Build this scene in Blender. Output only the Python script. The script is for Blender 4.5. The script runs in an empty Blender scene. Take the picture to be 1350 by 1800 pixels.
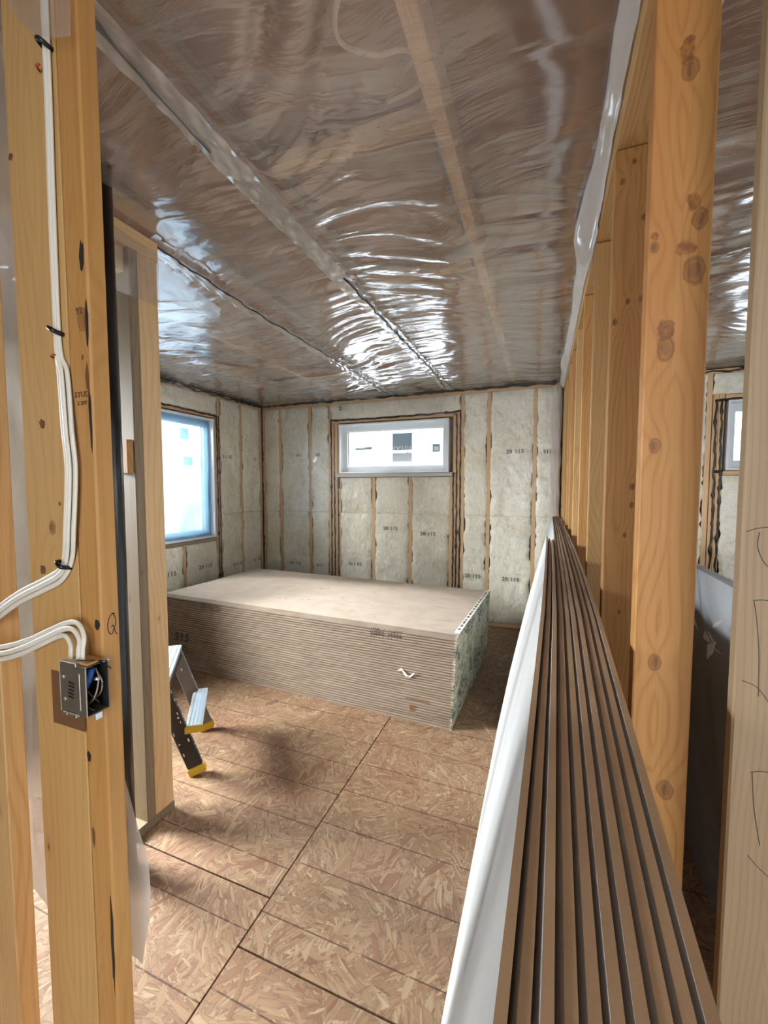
import bpy, bmesh, math, random
import numpy as np
from mathutils import Vector, Matrix, Euler
random.seed(7)
SC = bpy.context.scene
COL = SC.collection

# ------------------------------------------------------------------ camera, world, exposure
cam_d = bpy.data.cameras.new('camera')
cam_d.sensor_fit = 'HORIZONTAL'; cam_d.sensor_width = 36.0
cam_d.lens = 723.0 / 1350.0 * 36.0
cam_d.clip_start = 0.02; cam_d.clip_end = 200
cam = bpy.data.objects.new('camera', cam_d); COL.objects.link(cam)
PITCH = math.atan(43 / 723.0); YAW = math.atan(280 * math.cos(PITCH) / 723.0)
cam.location = (0, 0, 1.415)
cam.rotation_euler = Euler((math.pi / 2 - PITCH, 0, YAW), 'XYZ')
SC.camera = cam

world = bpy.data.worlds.new('sky'); SC.world = world; world.use_nodes = True
bg = world.node_tree.nodes['Background']
bg.inputs['Color'].default_value = (0.88, 0.94, 1.0, 1); bg.inputs['Strength'].default_value = 1.35

def area_light(name, loc, rot, sx, sy, power, color):
    d = bpy.data.lights.new(name, 'AREA'); d.shape = 'RECTANGLE'; d.size = sx; d.size_y = sy
    d.energy = power; d.color = color
    o = bpy.data.objects.new(name, d); COL.objects.link(o); o.location = loc; o.rotation_euler = rot
    return o
# added area lamps: daylight fill outside the windows, hall fill unseen behind the camera
ds = area_light('daylight_fill_side', (-4.9, 0.9, 3.0), (0, 0, 0), 2.2, 2.2, 560, (1.0, 0.985, 0.95))
ds.rotation_euler = (Vector((-3.27, 2.85, 1.5)) - Vector(ds.location)).to_track_quat('-Z', 'Y').to_euler()
de = area_light('daylight_fill_end', (-1.3, 6.3, 3.7), (0, 0, 0), 2.4, 1.6, 360, (1.0, 0.99, 0.96))
de.rotation_euler = (Vector((-1.56, 4.3, 1.85)) - Vector(de.location)).to_track_quat('-Z', 'Y').to_euler()
dn = area_light('daylight_fill_near', (-4.75, 0.05, 1.9), (0, 0, 0), 1.5, 1.5, 84, (0.98, 0.99, 1.0))  # extra fill sent in through the added left-wall window
dn.rotation_euler = (Vector((-1.2, 3.6, 1.3)) - Vector(dn.location)).to_track_quat('-Z', 'Y').to_euler()
area_light('hall_fill', (0.9, -1.3, 2.25), (math.radians(25), math.radians(12), 0), 0.9, 0.9, 4.5, (1.0, 0.92, 0.80))
SC.view_settings.view_transform = 'Standard'; SC.view_settings.look = 'None'
SC.view_settings.exposure = 2.08; SC.view_settings.gamma = 1.0; SC.view_settings.use_curve_mapping = False
SC.cycles.max_bounces = 7; SC.cycles.transparent_max_bounces = 9; SC.cycles.diffuse_bounces = 3
SC.cycles.use_adaptive_sampling = True; SC.cycles.adaptive_threshold = 0.05
SC.cycles.glossy_bounces = 3; SC.cycles.caustics_reflective = False; SC.cycles.caustics_refractive = False
SC.cycles.use_denoising = True; SC.cycles.sample_clamp_indirect = 6.0

# ------------------------------------------------------------------ node helpers
def srgb(r, g, b):
    f = lambda c: ((c / 255 + 0.055) / 1.055) ** 2.4 if c / 255 > 0.04045 else c / 255 / 12.92
    return (f(r), f(g), f(b), 1)

class NT:
    def __init__(s, name):
        s.m = bpy.data.materials.new(name); s.m.use_nodes = True
        s.t = s.m.node_tree; s.t.nodes.clear()
        s.out = s.t.nodes.new('ShaderNodeOutputMaterial')
    def n(s, kind, **kw):
        nd = s.t.nodes.new('ShaderNode' + kind)
        for k, v in kw.items():
            if k[0] == '_': setattr(nd, k[1:], v)
        return nd
    def put(s, sock, v):
        if isinstance(v, bpy.types.NodeSocket): s.t.links.new(v, sock)
        else: sock.default_value = v
    def math(s, op, a, b=0.0, c=None, clamp=False):
        nd = s.n('Math', _operation=op, _use_clamp=clamp)
        s.put(nd.inputs[0], a); s.put(nd.inputs[1], b)
        if c is not None: s.put(nd.inputs[2], c)
        return nd.outputs[0]
    def vmath(s, op, a, b=(0, 0, 0)):
        nd = s.n('VectorMath', _operation=op); s.put(nd.inputs[0], a); s.put(nd.inputs[1], b)
        return nd.outputs['Value'] if op in ('LENGTH', 'DISTANCE', 'DOT_PRODUCT') else nd.outputs[0]
    def noise(s, vec, scale, detail=3.0, rough=0.5, dist=0.0):
        nd = s.n('TexNoise'); s.put(nd.inputs['Vector'], vec); nd.inputs['Scale'].default_value = scale
        nd.inputs['Detail'].default_value = detail; nd.inputs['Roughness'].default_value = rough
        nd.inputs['Distortion'].default_value = dist
        return nd.outputs['Fac'], nd.outputs['Color']
    def voro(s, vec, scale, feature='F1', rnd=1.0):
        nd = s.n('TexVoronoi', _feature=feature); s.put(nd.inputs['Vector'], vec)
        nd.inputs['Scale'].default_value = scale; nd.inputs['Randomness'].default_value = rnd
        return nd
    def ramp(s, fac, stops, interp='LINEAR'):
        nd = s.n('ValToRGB'); nd.color_ramp.interpolation = interp
        cr = nd.color_ramp
        while len(cr.elements) < len(stops): cr.elements.new(0.5)
        for e, (p, c) in zip(cr.elements, stops):
            e.position = p; e.color = c if len(c) == 4 else (*c, 1)
        s.put(nd.inputs[0], fac); return nd.outputs[0]
    def step(s, v, lo, hi):     # 0 below lo, 1 above hi
        nd = s.n('MapRange', _interpolation_type='SMOOTHSTEP'); s.put(nd.inputs[0], v)
        nd.inputs[1].default_value = lo; nd.inputs[2].default_value = hi
        nd.inputs[3].default_value = 0; nd.inputs[4].default_value = 1
        return nd.outputs[0]
    def mix(s, fac, a, b, mode='MIX'):
        nd = s.n('Mix', _data_type='RGBA', _blend_type=mode)
        s.put(nd.inputs['Factor'], fac); s.put(nd.inputs[6], a); s.put(nd.inputs[7], b)
        return nd.outputs[2]
    def obj(s): return s.n('TexCoord').outputs['Object']
    def rand(s): return s.n('ObjectInfo').outputs['Random']
    def sep(s, v):
        nd = s.n('SeparateXYZ'); s.put(nd.inputs[0], v); return nd.outputs
    def comb(s, x, y, z):
        nd = s.n('CombineXYZ'); s.put(nd.inputs[0], x); s.put(nd.inputs[1], y); s.put(nd.inputs[2], z); return nd.outputs[0]
    def bump(s, h, strength=0.3, dist=0.01):
        nd = s.n('Bump'); s.put(nd.inputs['Height'], h); nd.inputs['Strength'].default_value = strength
        nd.inputs['Distance'].default_value = dist; return nd.outputs[0]
    def pbr(s, color, rough=0.6, metal=0.0, normal=None, spec=0.5, coat=0.0, coat_rough=0.2):
        nd = s.n('BsdfPrincipled'); s.put(nd.inputs['Base Color'], color); s.put(nd.inputs['Roughness'], rough)
        s.put(nd.inputs['Metallic'], metal); nd.inputs['Specular IOR Level'].default_value = spec
        nd.inputs['Coat Weight'].default_value = coat; nd.inputs['Coat Roughness'].default_value = coat_rough
        if normal is not None: s.put(nd.inputs['Normal'], normal)
        return nd.outputs[0]
    def done(s, shader):
        s.t.links.new(shader, s.out.inputs[0]); return s.m

def plain(name, col, rough=0.5, metal=0.0, noise=0.12, scale=40, bump=0.05, spec=0.5):
    t = NT(name); o = t.obj(); f, _ = t.noise(o, scale, 4)
    c = t.mix(t.math('MULTIPLY', t.math('SUBTRACT', f, 0.5), noise * 4), col, tuple(x * 0.6 for x in col[:3]) + (1,))
    return t.done(t.pbr(c, rough, metal, t.bump(f, bump, 0.002), spec))

# ------------------------------------------------------------------ wood: rings, knots and grain run along local Z
def wood(name, light, dark, knots=(), ring=90.0, knotty=1.0, grey=0.0, knot_scale=1.0, wane=False, ringy=1.0):
    t = NT(name); o = t.obj(); r = t.rand()
    off = t.comb(t.math('MULTIPLY', r, 17.3), t.math('MULTIPLY', r, 9.1), t.math('MULTIPLY', r, 31.7))
    p = t.vmath('ADD', o, off)
    x, y, z = t.sep(o)
    # slow drift of the pith makes the cathedral shapes
    drift, dcol = t.noise(t.vmath('MULTIPLY', p, (3.0, 3.0, 1.1)), 1.0, 2)
    bend = t.math('MULTIPLY', t.math('SUBTRACT', drift, 0.5), 0.36)
    rr = t.math('ADD', t.math('MULTIPLY', t.math('ABSOLUTE', t.math('ADD', x, t.math('MULTIPLY', bend, 0.25))), 1.0), t.math('MULTIPLY', t.math('ADD', y, bend), 0.55))
    knot_mask = None
    pocket = None; kring = None
    for kk in knots:
        kx, kz, kr = kk[:3]; kx = -kx
        dx = t.math('SUBTRACT', x, kx); dz = t.math('SUBTRACT', z, kz)
        d2 = t.math('ADD', t.math('MULTIPLY', dx, dx), t.math('MULTIPLY', t.math('MULTIPLY', dz, dz), 0.45))
        g = t.math('EXPONENT', t.math('MULTIPLY', d2, -1.0 / (2 * (kr * 2.3) ** 2)))
        rr = t.math('ADD', rr, t.math('MULTIPLY', g, kr * 2.4))
        d = t.math('SQRT', d2)
        w, _ = t.noise(o, 80, 2)
        d = t.math('ADD', d, t.math('MULTIPLY', t.math('SUBTRACT', w, 0.5), kr * 0.55))
        k = t.math('SUBTRACT', 1.0, t.step(d, kr * 0.45, kr * 1.15))
        knot_mask = k if knot_mask is None else t.math('MAXIMUM', knot_mask, k)
        rg = t.math('MULTIPLY', t.step(d, kr * 0.72, kr * 0.9), t.math('SUBTRACT', 1.0, t.step(d, kr * 0.95, kr * 1.2)))
        kring = rg if kring is None else t.math('MAXIMUM', kring, rg)
        if len(kk) > 3:
            ex = t.math('DIVIDE', t.math('SUBTRACT', x, kx + kk[3]), kr * 0.95); ez = t.math('DIVIDE', t.math('SUBTRACT', z, kz + kr * 2.6), kr * kk[4])
            ee = t.math('SQRT', t.math('ADD', t.math('MULTIPLY', ex, ex), t.math('MULTIPLY', ez, ez)))
            ee = t.math('ADD', ee, t.math('MULTIPLY', t.math('SUBTRACT', w, 0.5), 1.3))
            pk = t.math('SUBTRACT', 1.0, t.step(ee, 0.75, 1.1)); pocket = pk if pocket is None else t.math('MAXIMUM', pocket, pk)
    fine, _ = t.noise(t.vmath('MULTIPLY', p, (14, 14, 1.6)), 1.0, 3)
    ph = t.math('ADD', t.math('MULTIPLY', rr, ring * 6.283), t.math('MULTIPLY', fine, 5.0))
    s1 = t.math('MULTIPLY_ADD', t.math('SINE', ph), 0.5, 0.5)
    s1 = t.math('POWER', s1, 3.2)
    streak, _ = t.noise(t.vmath('MULTIPLY', p, (170, 170, 3.0)), 1.0, 4, 0.65)
    fac = t.math('ADD', t.math('MULTIPLY', s1, 0.34 * ringy), t.math('MULTIPLY', t.math('SUBTRACT', streak, 0.42), 0.9), clamp=True)
    c = t.mix(fac, light, dark)
    # broad tone change along each board
    br, _ = t.noise(t.vmath('MULTIPLY', p, (5, 5, 1.3)), 1.0, 2)
    c = t.mix(t.math('MULTIPLY', t.step(br, 0.45, 0.75), 0.35), c, tuple(a * b for a, b in zip(dark[:3], (1.15, 0.95, 0.8))) + (1,))
    # scattered small knots
    kv = t.voro(t.vmath('MULTIPLY', p, (12, 12, 5.5)), 1.0 * knot_scale)
    wn, _ = t.noise(p, 120, 2)
    kd = t.math('ADD', kv.outputs['Distance'], t.math('MULTIPLY', t.math('SUBTRACT', wn, 0.5), 0.05))
    sel = t.step(t.sep(kv.outputs['Color'])[0], 0.45, 0.47)
    ks = t.math('MULTIPLY', t.math('SUBTRACT', 1.0, t.step(kd, 0.03, 0.075)), t.math('MULTIPLY', sel, knotty))
    halo = t.math('MULTIPLY', t.math('SUBTRACT', 1.0, t.step(kd, 0.05, 0.2)), t.math('MULTIPLY', sel, 0.45 * knotty))
    c = t.mix(halo, c, dark)
    c = t.mix(ks, c, srgb(88, 48, 26))
    if pocket is not None:
        pn, _ = t.noise(o, 90, 3); c = t.mix(t.math('MULTIPLY', pocket, 0.8), c, t.mix(t.step(pn, 0.35, 0.7), srgb(86, 46, 20), srgb(164, 100, 50)))
    if knot_mask is not None:
        kc = t.mix(t.math('MULTIPLY', s1, 0.9), srgb(132, 82, 50), srgb(66, 38, 24))
        c = t.mix(t.math('MULTIPLY', knot_mask, 0.8), c, kc)
        c = t.mix(t.math('MULTIPLY', kring, 0.55), c, srgb(84, 48, 28))
    # each piece a little lighter or darker
    c = t.mix(t.math('MULTIPLY', r, 0.28), c, tuple(min(1, a * b) for a, b in zip(light[:3], (0.72, 0.66, 0.6))) + (1,))
    if grey: c = t.mix(grey, c, srgb(120, 108, 92))
    if wane:
        wz, _ = t.noise(t.vmath('MULTIPLY', o, (0, 0, 3.2)), 1.0, 2)
        edge = t.step(t.math('ADD', x, t.math('MULTIPLY', wz, 0.022)), 0.036, 0.040)
        bk = t.math('MULTIPLY', edge, t.step(wz, 0.5, 0.6))
        c = t.mix(t.math('MULTIPLY', bk, 0.85), c, srgb(52, 30, 18))
    h = t.math('ADD', t.math('MULTIPLY', s1, 0.5), streak)
    return t.done(t.pbr(c, 0.55, 0.0, t.bump(h, 0.12, 0.002), 0.35))

PINE = (srgb(206, 168, 114), srgb(170, 120, 68))
M = {}
M['pine'] = wood('pine', *PINE)
M['pine_warm'] = wood('pine_warm', srgb(204, 154, 94), srgb(160, 100, 48), ring=60)
M['pine_near'] = wood('pine_near', srgb(200, 160, 102), srgb(170, 118, 62), ring=45, ringy=0.6, knots=[(0.005, 0.13, 0.009)])
M['pine_grey'] = wood('pine_grey', srgb(178, 152, 114), srgb(132, 102, 68), ring=140, knotty=0.5, grey=0.38)
M['pine_dull'] = wood('pine_dull', srgb(168, 146, 116), srgb(120, 98, 70), ring=90, grey=0.35)
M['pine_light'] = wood('pine_light', srgb(236, 200, 150), srgb(206, 160, 106), ring=70, ringy=0.8)
M['pine_edge'] = wood('pine_edge', srgb(228, 192, 146), srgb(200, 154, 104), wane=False, knotty=0.4)

# ------------------------------------------------------------------ oriented strand board
def osb(name, lines=True, tint=1.0):
    t = NT(name); o = t.obj(); r = t.rand()
    off = t.comb(t.math('MULTIPLY', r, 13.1), t.math('MULTIPLY', r, 7.7), 0.0)
    p = t.vmath('ADD', o, off)
    cols = [(0.0, srgb(196, 160, 122)), (0.22, srgb(160, 118, 88)), (0.42, srgb(212, 180, 142)), (0.6, srgb(178, 134, 100)),
            (0.78, srgb(150, 100, 76)), (0.9, srgb(222, 196, 156)), (1.0, srgb(138, 84, 60))]
    c = None; hgt = None
    for i, (sx, sy, cs, thr) in enumerate([(85, 16, 5.0, 0), (60, 8, 3.3, 0.42), (110, 14, 7.2, 0.5), (36, 5.5, 2.6, 0.72), (150, 20, 9, .55), (55, 9, 11, .82)]):
        q = t.vmath('ADD', p, (3.1 * i, 1.7 * i, 0))
        wv, wcol = t.noise(q, 9.0, 2)
        # local strand direction jumps from patch to patch
        cell = t.voro(q, cs)
        ang = t.math('MULTIPLY_ADD', t.sep(cell.outputs['Color'])[0], 3.1, 0.5 + 0.35 * i)
        rot = t.n('VectorRotate', _rotation_type='Z_AXIS'); t.put(rot.inputs['Vector'], q); t.put(rot.inputs['Angle'], ang)
        v = t.vmath('MULTIPLY', rot.outputs[0], (sx, sy, 0))
        v = t.vmath('ADD', v, t.vmath('MULTIPLY', wcol, (1.2, 1.2, 0)))
        st = t.voro(v, 1.0)
        rc = t.sep(st.outputs['Color'])
        grain, _ = t.noise(t.vmath('MULTIPLY', v, (4.5, 0.6, 1)), 1.0, 2)
        col = t.ramp(rc[0], cols)
        col = t.mix(t.math('MULTIPLY', t.math('SUBTRACT', grain, 0.35), 0.55, clamp=True), col, srgb(112, 76, 52))
        ed = t.voro(v, 1.0, 'DISTANCE_TO_EDGE').outputs['Distance']
        col = t.mix(t.math('MULTIPLY', t.math('SUBTRACT', 1.0, t.step(ed, 0.0, 0.10)), 0.42), col, srgb(92, 62, 44))
        hh = t.math('ADD', rc[1], t.math('MULTIPLY', t.step(ed, 0.0, 0.12), 0.6))
        if c is None: c, hgt = col, hh
        else:
            top = t.step(rc[2], thr, thr + 0.02)
            c = t.mix(top, c, col)
            hm = t.n('Mix', _data_type='FLOAT'); t.put(hm.inputs[0], top); t.put(hm.inputs[2], hgt); t.put(hm.inputs[3], hh)
            hgt = hm.outputs[0]
    # patches of redder board and dust
    br, _ = t.noise(p, 1.6, 3)
    c = t.mix(t.math('MULTIPLY', t.step(br, 0.48, 0.7), 0.45), c, t.mix(1.0, c, srgb(214, 156, 130), 'MULTIPLY'))
    d, _ = t.noise(p, 5, 4, 0.7)
    c = t.mix(t.math('MULTIPLY', t.step(d, 0.5, 0.8), 0.25), c, srgb(178, 156, 136))
    c = t.mix(0.26, c, srgb(160, 134, 110)); c = t.mix(1.0, c, (0.66, 0.66, 0.645, 1), 'MULTIPLY')
    if lines:
        y = t.sep(o)[1]
        m = t.math('MODULO', t.math('ADD', y, 0.61 + 1.97), 0.1985)
        dl = t.math('ABSOLUTE', t.math('SUBTRACT', m, 0.1985 / 2))
        wv, _ = t.noise(p, 30, 2)
        ln = t.math('MULTIPLY', t.math('SUBTRACT', 1.0, t.step(dl, 0.0012, 0.0034)), t.step(wv, 0.3, 0.45))
        c = t.mix(t.math('MULTIPLY', ln, 0.8), c, srgb(58, 36, 26))
    return t.done(t.pbr(c, 0.62, 0.0, t.bump(hgt, 0.35, 0.0015), 0.35))
M['osb'] = osb('osb'); M['osb_plain'] = osb('osb_plain', False)

# ------------------------------------------------------------------ plastic sheet
def poly(name, opac=0.30, graze=0.55, rough=0.10, milk=srgb(232, 226, 220), bump=0.5, stretch=(2.2, 11, 2), fine=(9, 46, 9), gloss=0.75, f0=0.09):
    t = NT(name); o = t.obj()
    w, wc = t.noise(o, 1.3, 2)
    q = t.vmath('ADD', o, t.vmath('MULTIPLY', wc, (0.4, 0.5, 0.3)))
    n1, _ = t.noise(t.vmath('MULTIPLY', q, stretch), 1.0, 4, 0.55, 0.6)
    n2, _ = t.noise(t.vmath('MULTIPLY', q, fine), 1.0, 3, 0.6, 0.8)
    gate, _ = t.noise(o, 2.1, 2)
    h = t.math('ADD', t.math('MULTIPLY', n1, 1.0), t.math('MULTIPLY', t.math('MULTIPLY', n2, t.step(gate, 0.4, 0.7)), 0.30))
    nrm = t.bump(h, bump, 0.012)
    lw = t.n('LayerWeight'); lw.inputs['Blend'].default_value = 0.5; t.put(lw.inputs['Normal'], nrm)
    fac = lw.outputs['Facing']
    op = t.math('ADD', opac, t.math('MULTIPLY', t.math('POWER', fac, 2.0), graze), clamp=True)
    op = t.math('ADD', op, t.math('MULTIPLY', t.math('SUBTRACT', n1, 0.5), 0.55), clamp=True)
    df = t.n('BsdfDiffuse'); df.inputs[0].default_value = milk; t.put(df.inputs['Normal'], nrm)
    tl = t.n('BsdfTranslucent'); tl.inputs[0].default_value = milk
    dm = t.n('MixShader'); dm.inputs[0].default_value = 0.4; t.t.links.new(df.outputs[0], dm.inputs[1]); t.t.links.new(tl.outputs[0], dm.inputs[2])
    tr = t.n('BsdfTransparent'); tr.inputs[0].default_value = (0.97, 0.96, 0.95, 1)
    mx = t.n('MixShader'); t.put(mx.inputs[0], op); t.t.links.new(tr.outputs[0], mx.inputs[1]); t.t.links.new(dm.outputs[0], mx.inputs[2])
    gl = t.n('BsdfGlossy'); gl.inputs['Roughness'].default_value = rough; t.put(gl.inputs['Normal'], nrm)
    gl.inputs[0].default_value = (1, 1, 1, 1)
    gf = t.math('MULTIPLY_ADD', t.math('POWER', fac, 2.6), gloss, f0, clamp=True)
    mg = t.n('MixShader'); t.put(mg.inputs[0], gf); t.t.links.new(mx.outputs[0], mg.inputs[1]); t.t.links.new(gl.outputs[0], mg.inputs[2])
    return t.done(mg.outputs[0])
M['poly'] = poly('poly_ceiling', opac=0.24, graze=0.45)
M['poly_seam'] = poly('poly_seam', opac=0.42, graze=0.25, bump=0.35, stretch=(20, 6, 6), fine=(40, 30, 9))
M['poly_flap'] = poly('poly_flap', opac=0.20, graze=0.15, bump=0.3, stretch=(5, 5, 3), f0=0.05, gloss=0.5)
M['poly_white'] = poly('poly_white', milk=srgb(244, 242, 240), opac=0.86, graze=0.2, bump=0.25, stretch=(6, 3, 6), f0=0.05, gloss=0.4)
M['poly_milky'] = poly('poly_milky', opac=0.62, graze=0.25, bump=0.2, stretch=(5, 5, 2), rough=0.25, f0=0.04, gloss=0.4)
M['poly_clear'] = poly('poly_clear', opac=0.06, graze=0.10, bump=0.55, stretch=(3, 3, 1.2), fine=(14, 14, 5), rough=0.16, f0=0.03, gloss=0.45)
M['window_film'] = poly('window_film', opac=0.80, graze=0.12, bump=0.2, stretch=(4, 4, 2), rough=0.3, milk=srgb(132, 168, 192), f0=0.03, gloss=0.2)
M['poly_film'] = poly('poly_film', opac=0.34, graze=0.3, bump=0.2, stretch=(4, 4, 2), rough=0.2, milk=srgb(214, 232, 246), f0=0.05, gloss=0.4)

# ------------------------------------------------------------------ other materials
def batt_mat():
    t = NT('insulation'); o = t.obj(); r = t.rand()
    p = t.vmath('ADD', o, t.comb(t.math('MULTIPLY', r, 21.0), t.math('MULTIPLY', r, 5.0), t.math('MULTIPLY', r, 11.0)))
    a, _ = t.noise(p, 16, 4, 0.6, 0.9); b, _ = t.noise(p, 70, 3, 0.6, 0.8); g, _ = t.noise(p, 2.6, 2)
    vein = t.voro(t.vmath('MULTIPLY', p, (1, 1, 0.55)), 22, 'DISTANCE_TO_EDGE').outputs['Distance']
    c = t.ramp(a, [(0.25, srgb(232, 224, 194)), (0.5, srgb(248, 243, 224)), (0.75, srgb(253, 251, 242))])
    c = t.mix(t.math('MULTIPLY', t.step(b, 0.5, 0.8), 0.35), c, srgb(206, 190, 150))
    c = t.mix(t.math('MULTIPLY', t.step(g, 0.5, 0.75), 0.35), c, srgb(206, 196, 150))
    h = t.math('ADD', t.math('ADD', t.math('MULTIPLY', a, 1.2), t.math('MULTIPLY', b, 0.35)), t.math('MULTIPLY', t.step(vein, 0, 0.3), 0.25))
    return t.done(t.pbr(c, 0.6, 0, t.bump(h, 0.65, 0.014), 0.3, coat=0.35, coat_rough=0.25))
M['batt'] = batt_mat()

def paperboard(name, c1, c2, stain=0.25, stripes=False):
    t = NT(name); o = t.obj(); r = t.rand()
    p = t.vmath('ADD', o, t.comb(t.math('MULTIPLY', r, 11.0), t.math('MULTIPLY', r, 3.0), 0.0))
    a, _ = t.noise(p, 6, 5, 0.6); b, _ = t.noise(p, 240, 3, 0.6); s, _ = t.noise(t.vmath('MULTIPLY', p, (3, 14, 14)), 1, 4)
    c = t.mix(t.step(a, 0.3, 0.7), c1, c2)
    c = t.mix(t.math('MULTIPLY', t.step(b, 0.45, 0.8), 0.25), c, tuple(x * 0.6 for x in c1[:3]) + (1,))
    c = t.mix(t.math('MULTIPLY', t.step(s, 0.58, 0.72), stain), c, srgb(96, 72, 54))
    return t.done(t.pbr(c, 0.75, 0, t.bump(b, 0.06, 0.001), 0.25))
M['gyp_back'] = paperboard('gypsum_back_paper', srgb(190, 172, 154), srgb(178, 160, 142), 0.12)
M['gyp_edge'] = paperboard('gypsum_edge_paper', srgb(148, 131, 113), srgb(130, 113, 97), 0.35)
M['gyp_stand'] = paperboard('gypsum_edge_brown', srgb(164, 134, 104), srgb(152, 122, 94), 0.10)
M['gyp_face'] = paperboard('gypsum_face_paper', srgb(204, 205, 204), srgb(196, 198, 200), 0.03)
M['gyp_grey'] = paperboard('gypsum_grey', srgb(176, 180, 184), srgb(160, 164, 168), 0.05)

def tape_mat():
    t = NT('end_tape_print'); o = t.obj(); r = t.rand()
    p = t.vmath('ADD', o, t.vmath('MULTIPLY', t.n('ObjectInfo').outputs['Location'], (0, 0, 1)))
    a, _ = t.noise(t.vmath('MULTIPLY', p, (1, 7, 6)), 1, 4, 0.65, 1.0); b, _ = t.noise(t.vmath('MULTIPLY', p, (10, 26, 60)), 1, 3, 0.7)
    c = t.ramp(a, [(0.34, srgb(60, 68, 72)), (0.42, srgb(104, 108, 98)), (0.5, srgb(160, 156, 124)), (0.58, srgb(176, 168, 148)), (0.68, srgb(138, 126, 106))])
    c = t.mix(t.math('MULTIPLY', t.step(b, 0.52, 0.62), 0.7), c, srgb(200, 196, 178))
    return t.done(t.pbr(c, 0.5, 0, t.bump(b, 0.4, 0.004), 0.4))
M['end_tape'] = tape_mat()
M['tape_white'] = plain('tape_white', srgb(222, 218, 208), 0.5)
M['bead'] = plain('black_sealant', srgb(14, 13, 13), 0.35, scale=90, bump=0.5)
M['bead_grey'] = plain('smeared_sealant', srgb(86, 88, 88), 0.4)
M['ink'] = plain('ink', srgb(36, 30, 28), 0.7, bump=0)
M['ink_soft'] = plain('ink_soft', srgb(74, 70, 62), 0.7, bump=0)
M['ink_brown'] = plain('ink_brown', srgb(110, 74, 44), 0.7, bump=0)
M['vinyl'] = plain('white_vinyl', srgb(238, 242, 244), 0.35, noise=0.03, bump=0.0)
M['pipe'] = plain('black_pipe', srgb(16, 16, 18), 0.28, noise=0.05, bump=0.0)
M['cable'] = plain('white_cable', srgb(226, 220, 206), 0.4, noise=0.05, scale=60, bump=0.03)
M['cable_attic'] = plain('attic_cable', srgb(214, 190, 160), 0.5)
M['steel'] = plain('galvanised_steel', srgb(164, 156, 142), 0.38, 0.85, noise=0.25, scale=55, bump=0.12)
M['dark'] = plain('dark_inside', srgb(22, 22, 24), 0.6)
M['blue'] = plain('blue_connector', srgb(24, 84, 158), 0.4)
M['copper'] = plain('bare_wire', srgb(150, 132, 112), 0.4, 0.6)
M['alu'] = plain('aluminium', srgb(206, 212, 216), 0.34, 0.7, noise=0.2, scale=30, bump=0.1)
M['fibre_black'] = plain('black_fibreglass', srgb(30, 30, 32), 0.45, noise=0.2, scale=26, bump=0.05)
M['fibre_grey'] = plain('grey_fibreglass', srgb(106, 102, 98), 0.5, noise=0.2)
M['yellow'] = plain('yellow_rubber', srgb(206, 172, 48), 0.5)
M['splat'] = plain('plaster_splat', srgb(214, 212, 206), 0.7)
M['snow'] = plain('snow', srgb(238, 241, 246), 0.8, scale=3)
M['attic'] = plain('attic_insulation', srgb(150, 110, 80), 0.9, noise=0.35, scale=5, bump=0.4)
M['sheath'] = plain('sheathing', srgb(150, 120, 84), 0.8)
M['sticker'] = plain('sticker_blue_grey', srgb(160, 182, 196), 0.5, noise=0.1)
M['sticker_pale'] = plain('sticker_pale', srgb(206, 214, 216), 0.5, noise=0.05)
M['wrap'] = plain('wrapped_sill', srgb(196, 188, 180), 0.5)
M['redtag'] = plain('red_staple', srgb(176, 74, 40), 0.5)
def glass_mat():
    t = NT('window_glass')
    tr = t.n('BsdfTransparent'); tr.inputs[0].default_value = (0.95, 0.98, 1, 1)
    gl = t.n('BsdfGlossy'); gl.inputs['Roughness'].default_value = 0.02
    lw = t.n('LayerWeight'); lw.inputs['Blend'].default_value = 0.2
    mx = t.n('MixShader'); t.t.links.new(lw.outputs['Fresnel'], mx.inputs[0])
    t.t.links.new(tr.outputs[0], mx.inputs[1]); t.t.links.new(gl.outputs[0], mx.inputs[2])
    return t.done(mx.outputs[0])
M['glass'] = glass_mat()

# ------------------------------------------------------------------ object helpers
def tag(o, label=None, cat=None, group=None, kind=None):
    if label: o['label'] = label
    if cat: o['category'] = cat
    if group: o['group'] = group
    if kind: o['kind'] = kind
    return o
def link(name, me, parent=None, loc=(0, 0, 0), rot=(0, 0, 0)):
    o = bpy.data.objects.new(name, me); COL.objects.link(o)
    o.location = loc; o.rotation_euler = rot
    if parent is not None: o.parent = parent
    return o
def empty(name, loc=(0, 0, 0), rot=(0, 0, 0), parent=None):
    return link(name, None, parent, loc, rot)
_box = {}
def box_mesh(sx, sy, sz, mats, bev=0.0015):
    key = (round(sx, 4), round(sy, 4), round(sz, 4), tuple(m.name for m in mats), bev)
    if key in _box: return _box[key]
    bm = bmesh.new(); bmesh.ops.create_cube(bm, size=1.0)
    bmesh.ops.scale(bm, vec=(sx, sy, sz), verts=bm.verts)
    if bev: bmesh.ops.bevel(bm, geom=list(bm.edges), offset=bev, segments=1, affect='EDGES')
    me = bpy.data.meshes.new('box'); bm.to_mesh(me); bm.free()
    for m in mats: me.materials.append(m)
    _box[key] = me; return me
def box(name, x0, x1, y0, y1, z0, z1, mat, parent=None, bev=0.0015, rel=(0, 0, 0)):
    me = box_mesh(x1 - x0, y1 - y0, z1 - z0, [mat], bev)
    return link(name, me, parent, ((x0 + x1) / 2 - rel[0], (y0 + y1) / 2 - rel[1], (z0 + z1) / 2 - rel[2]))
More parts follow.
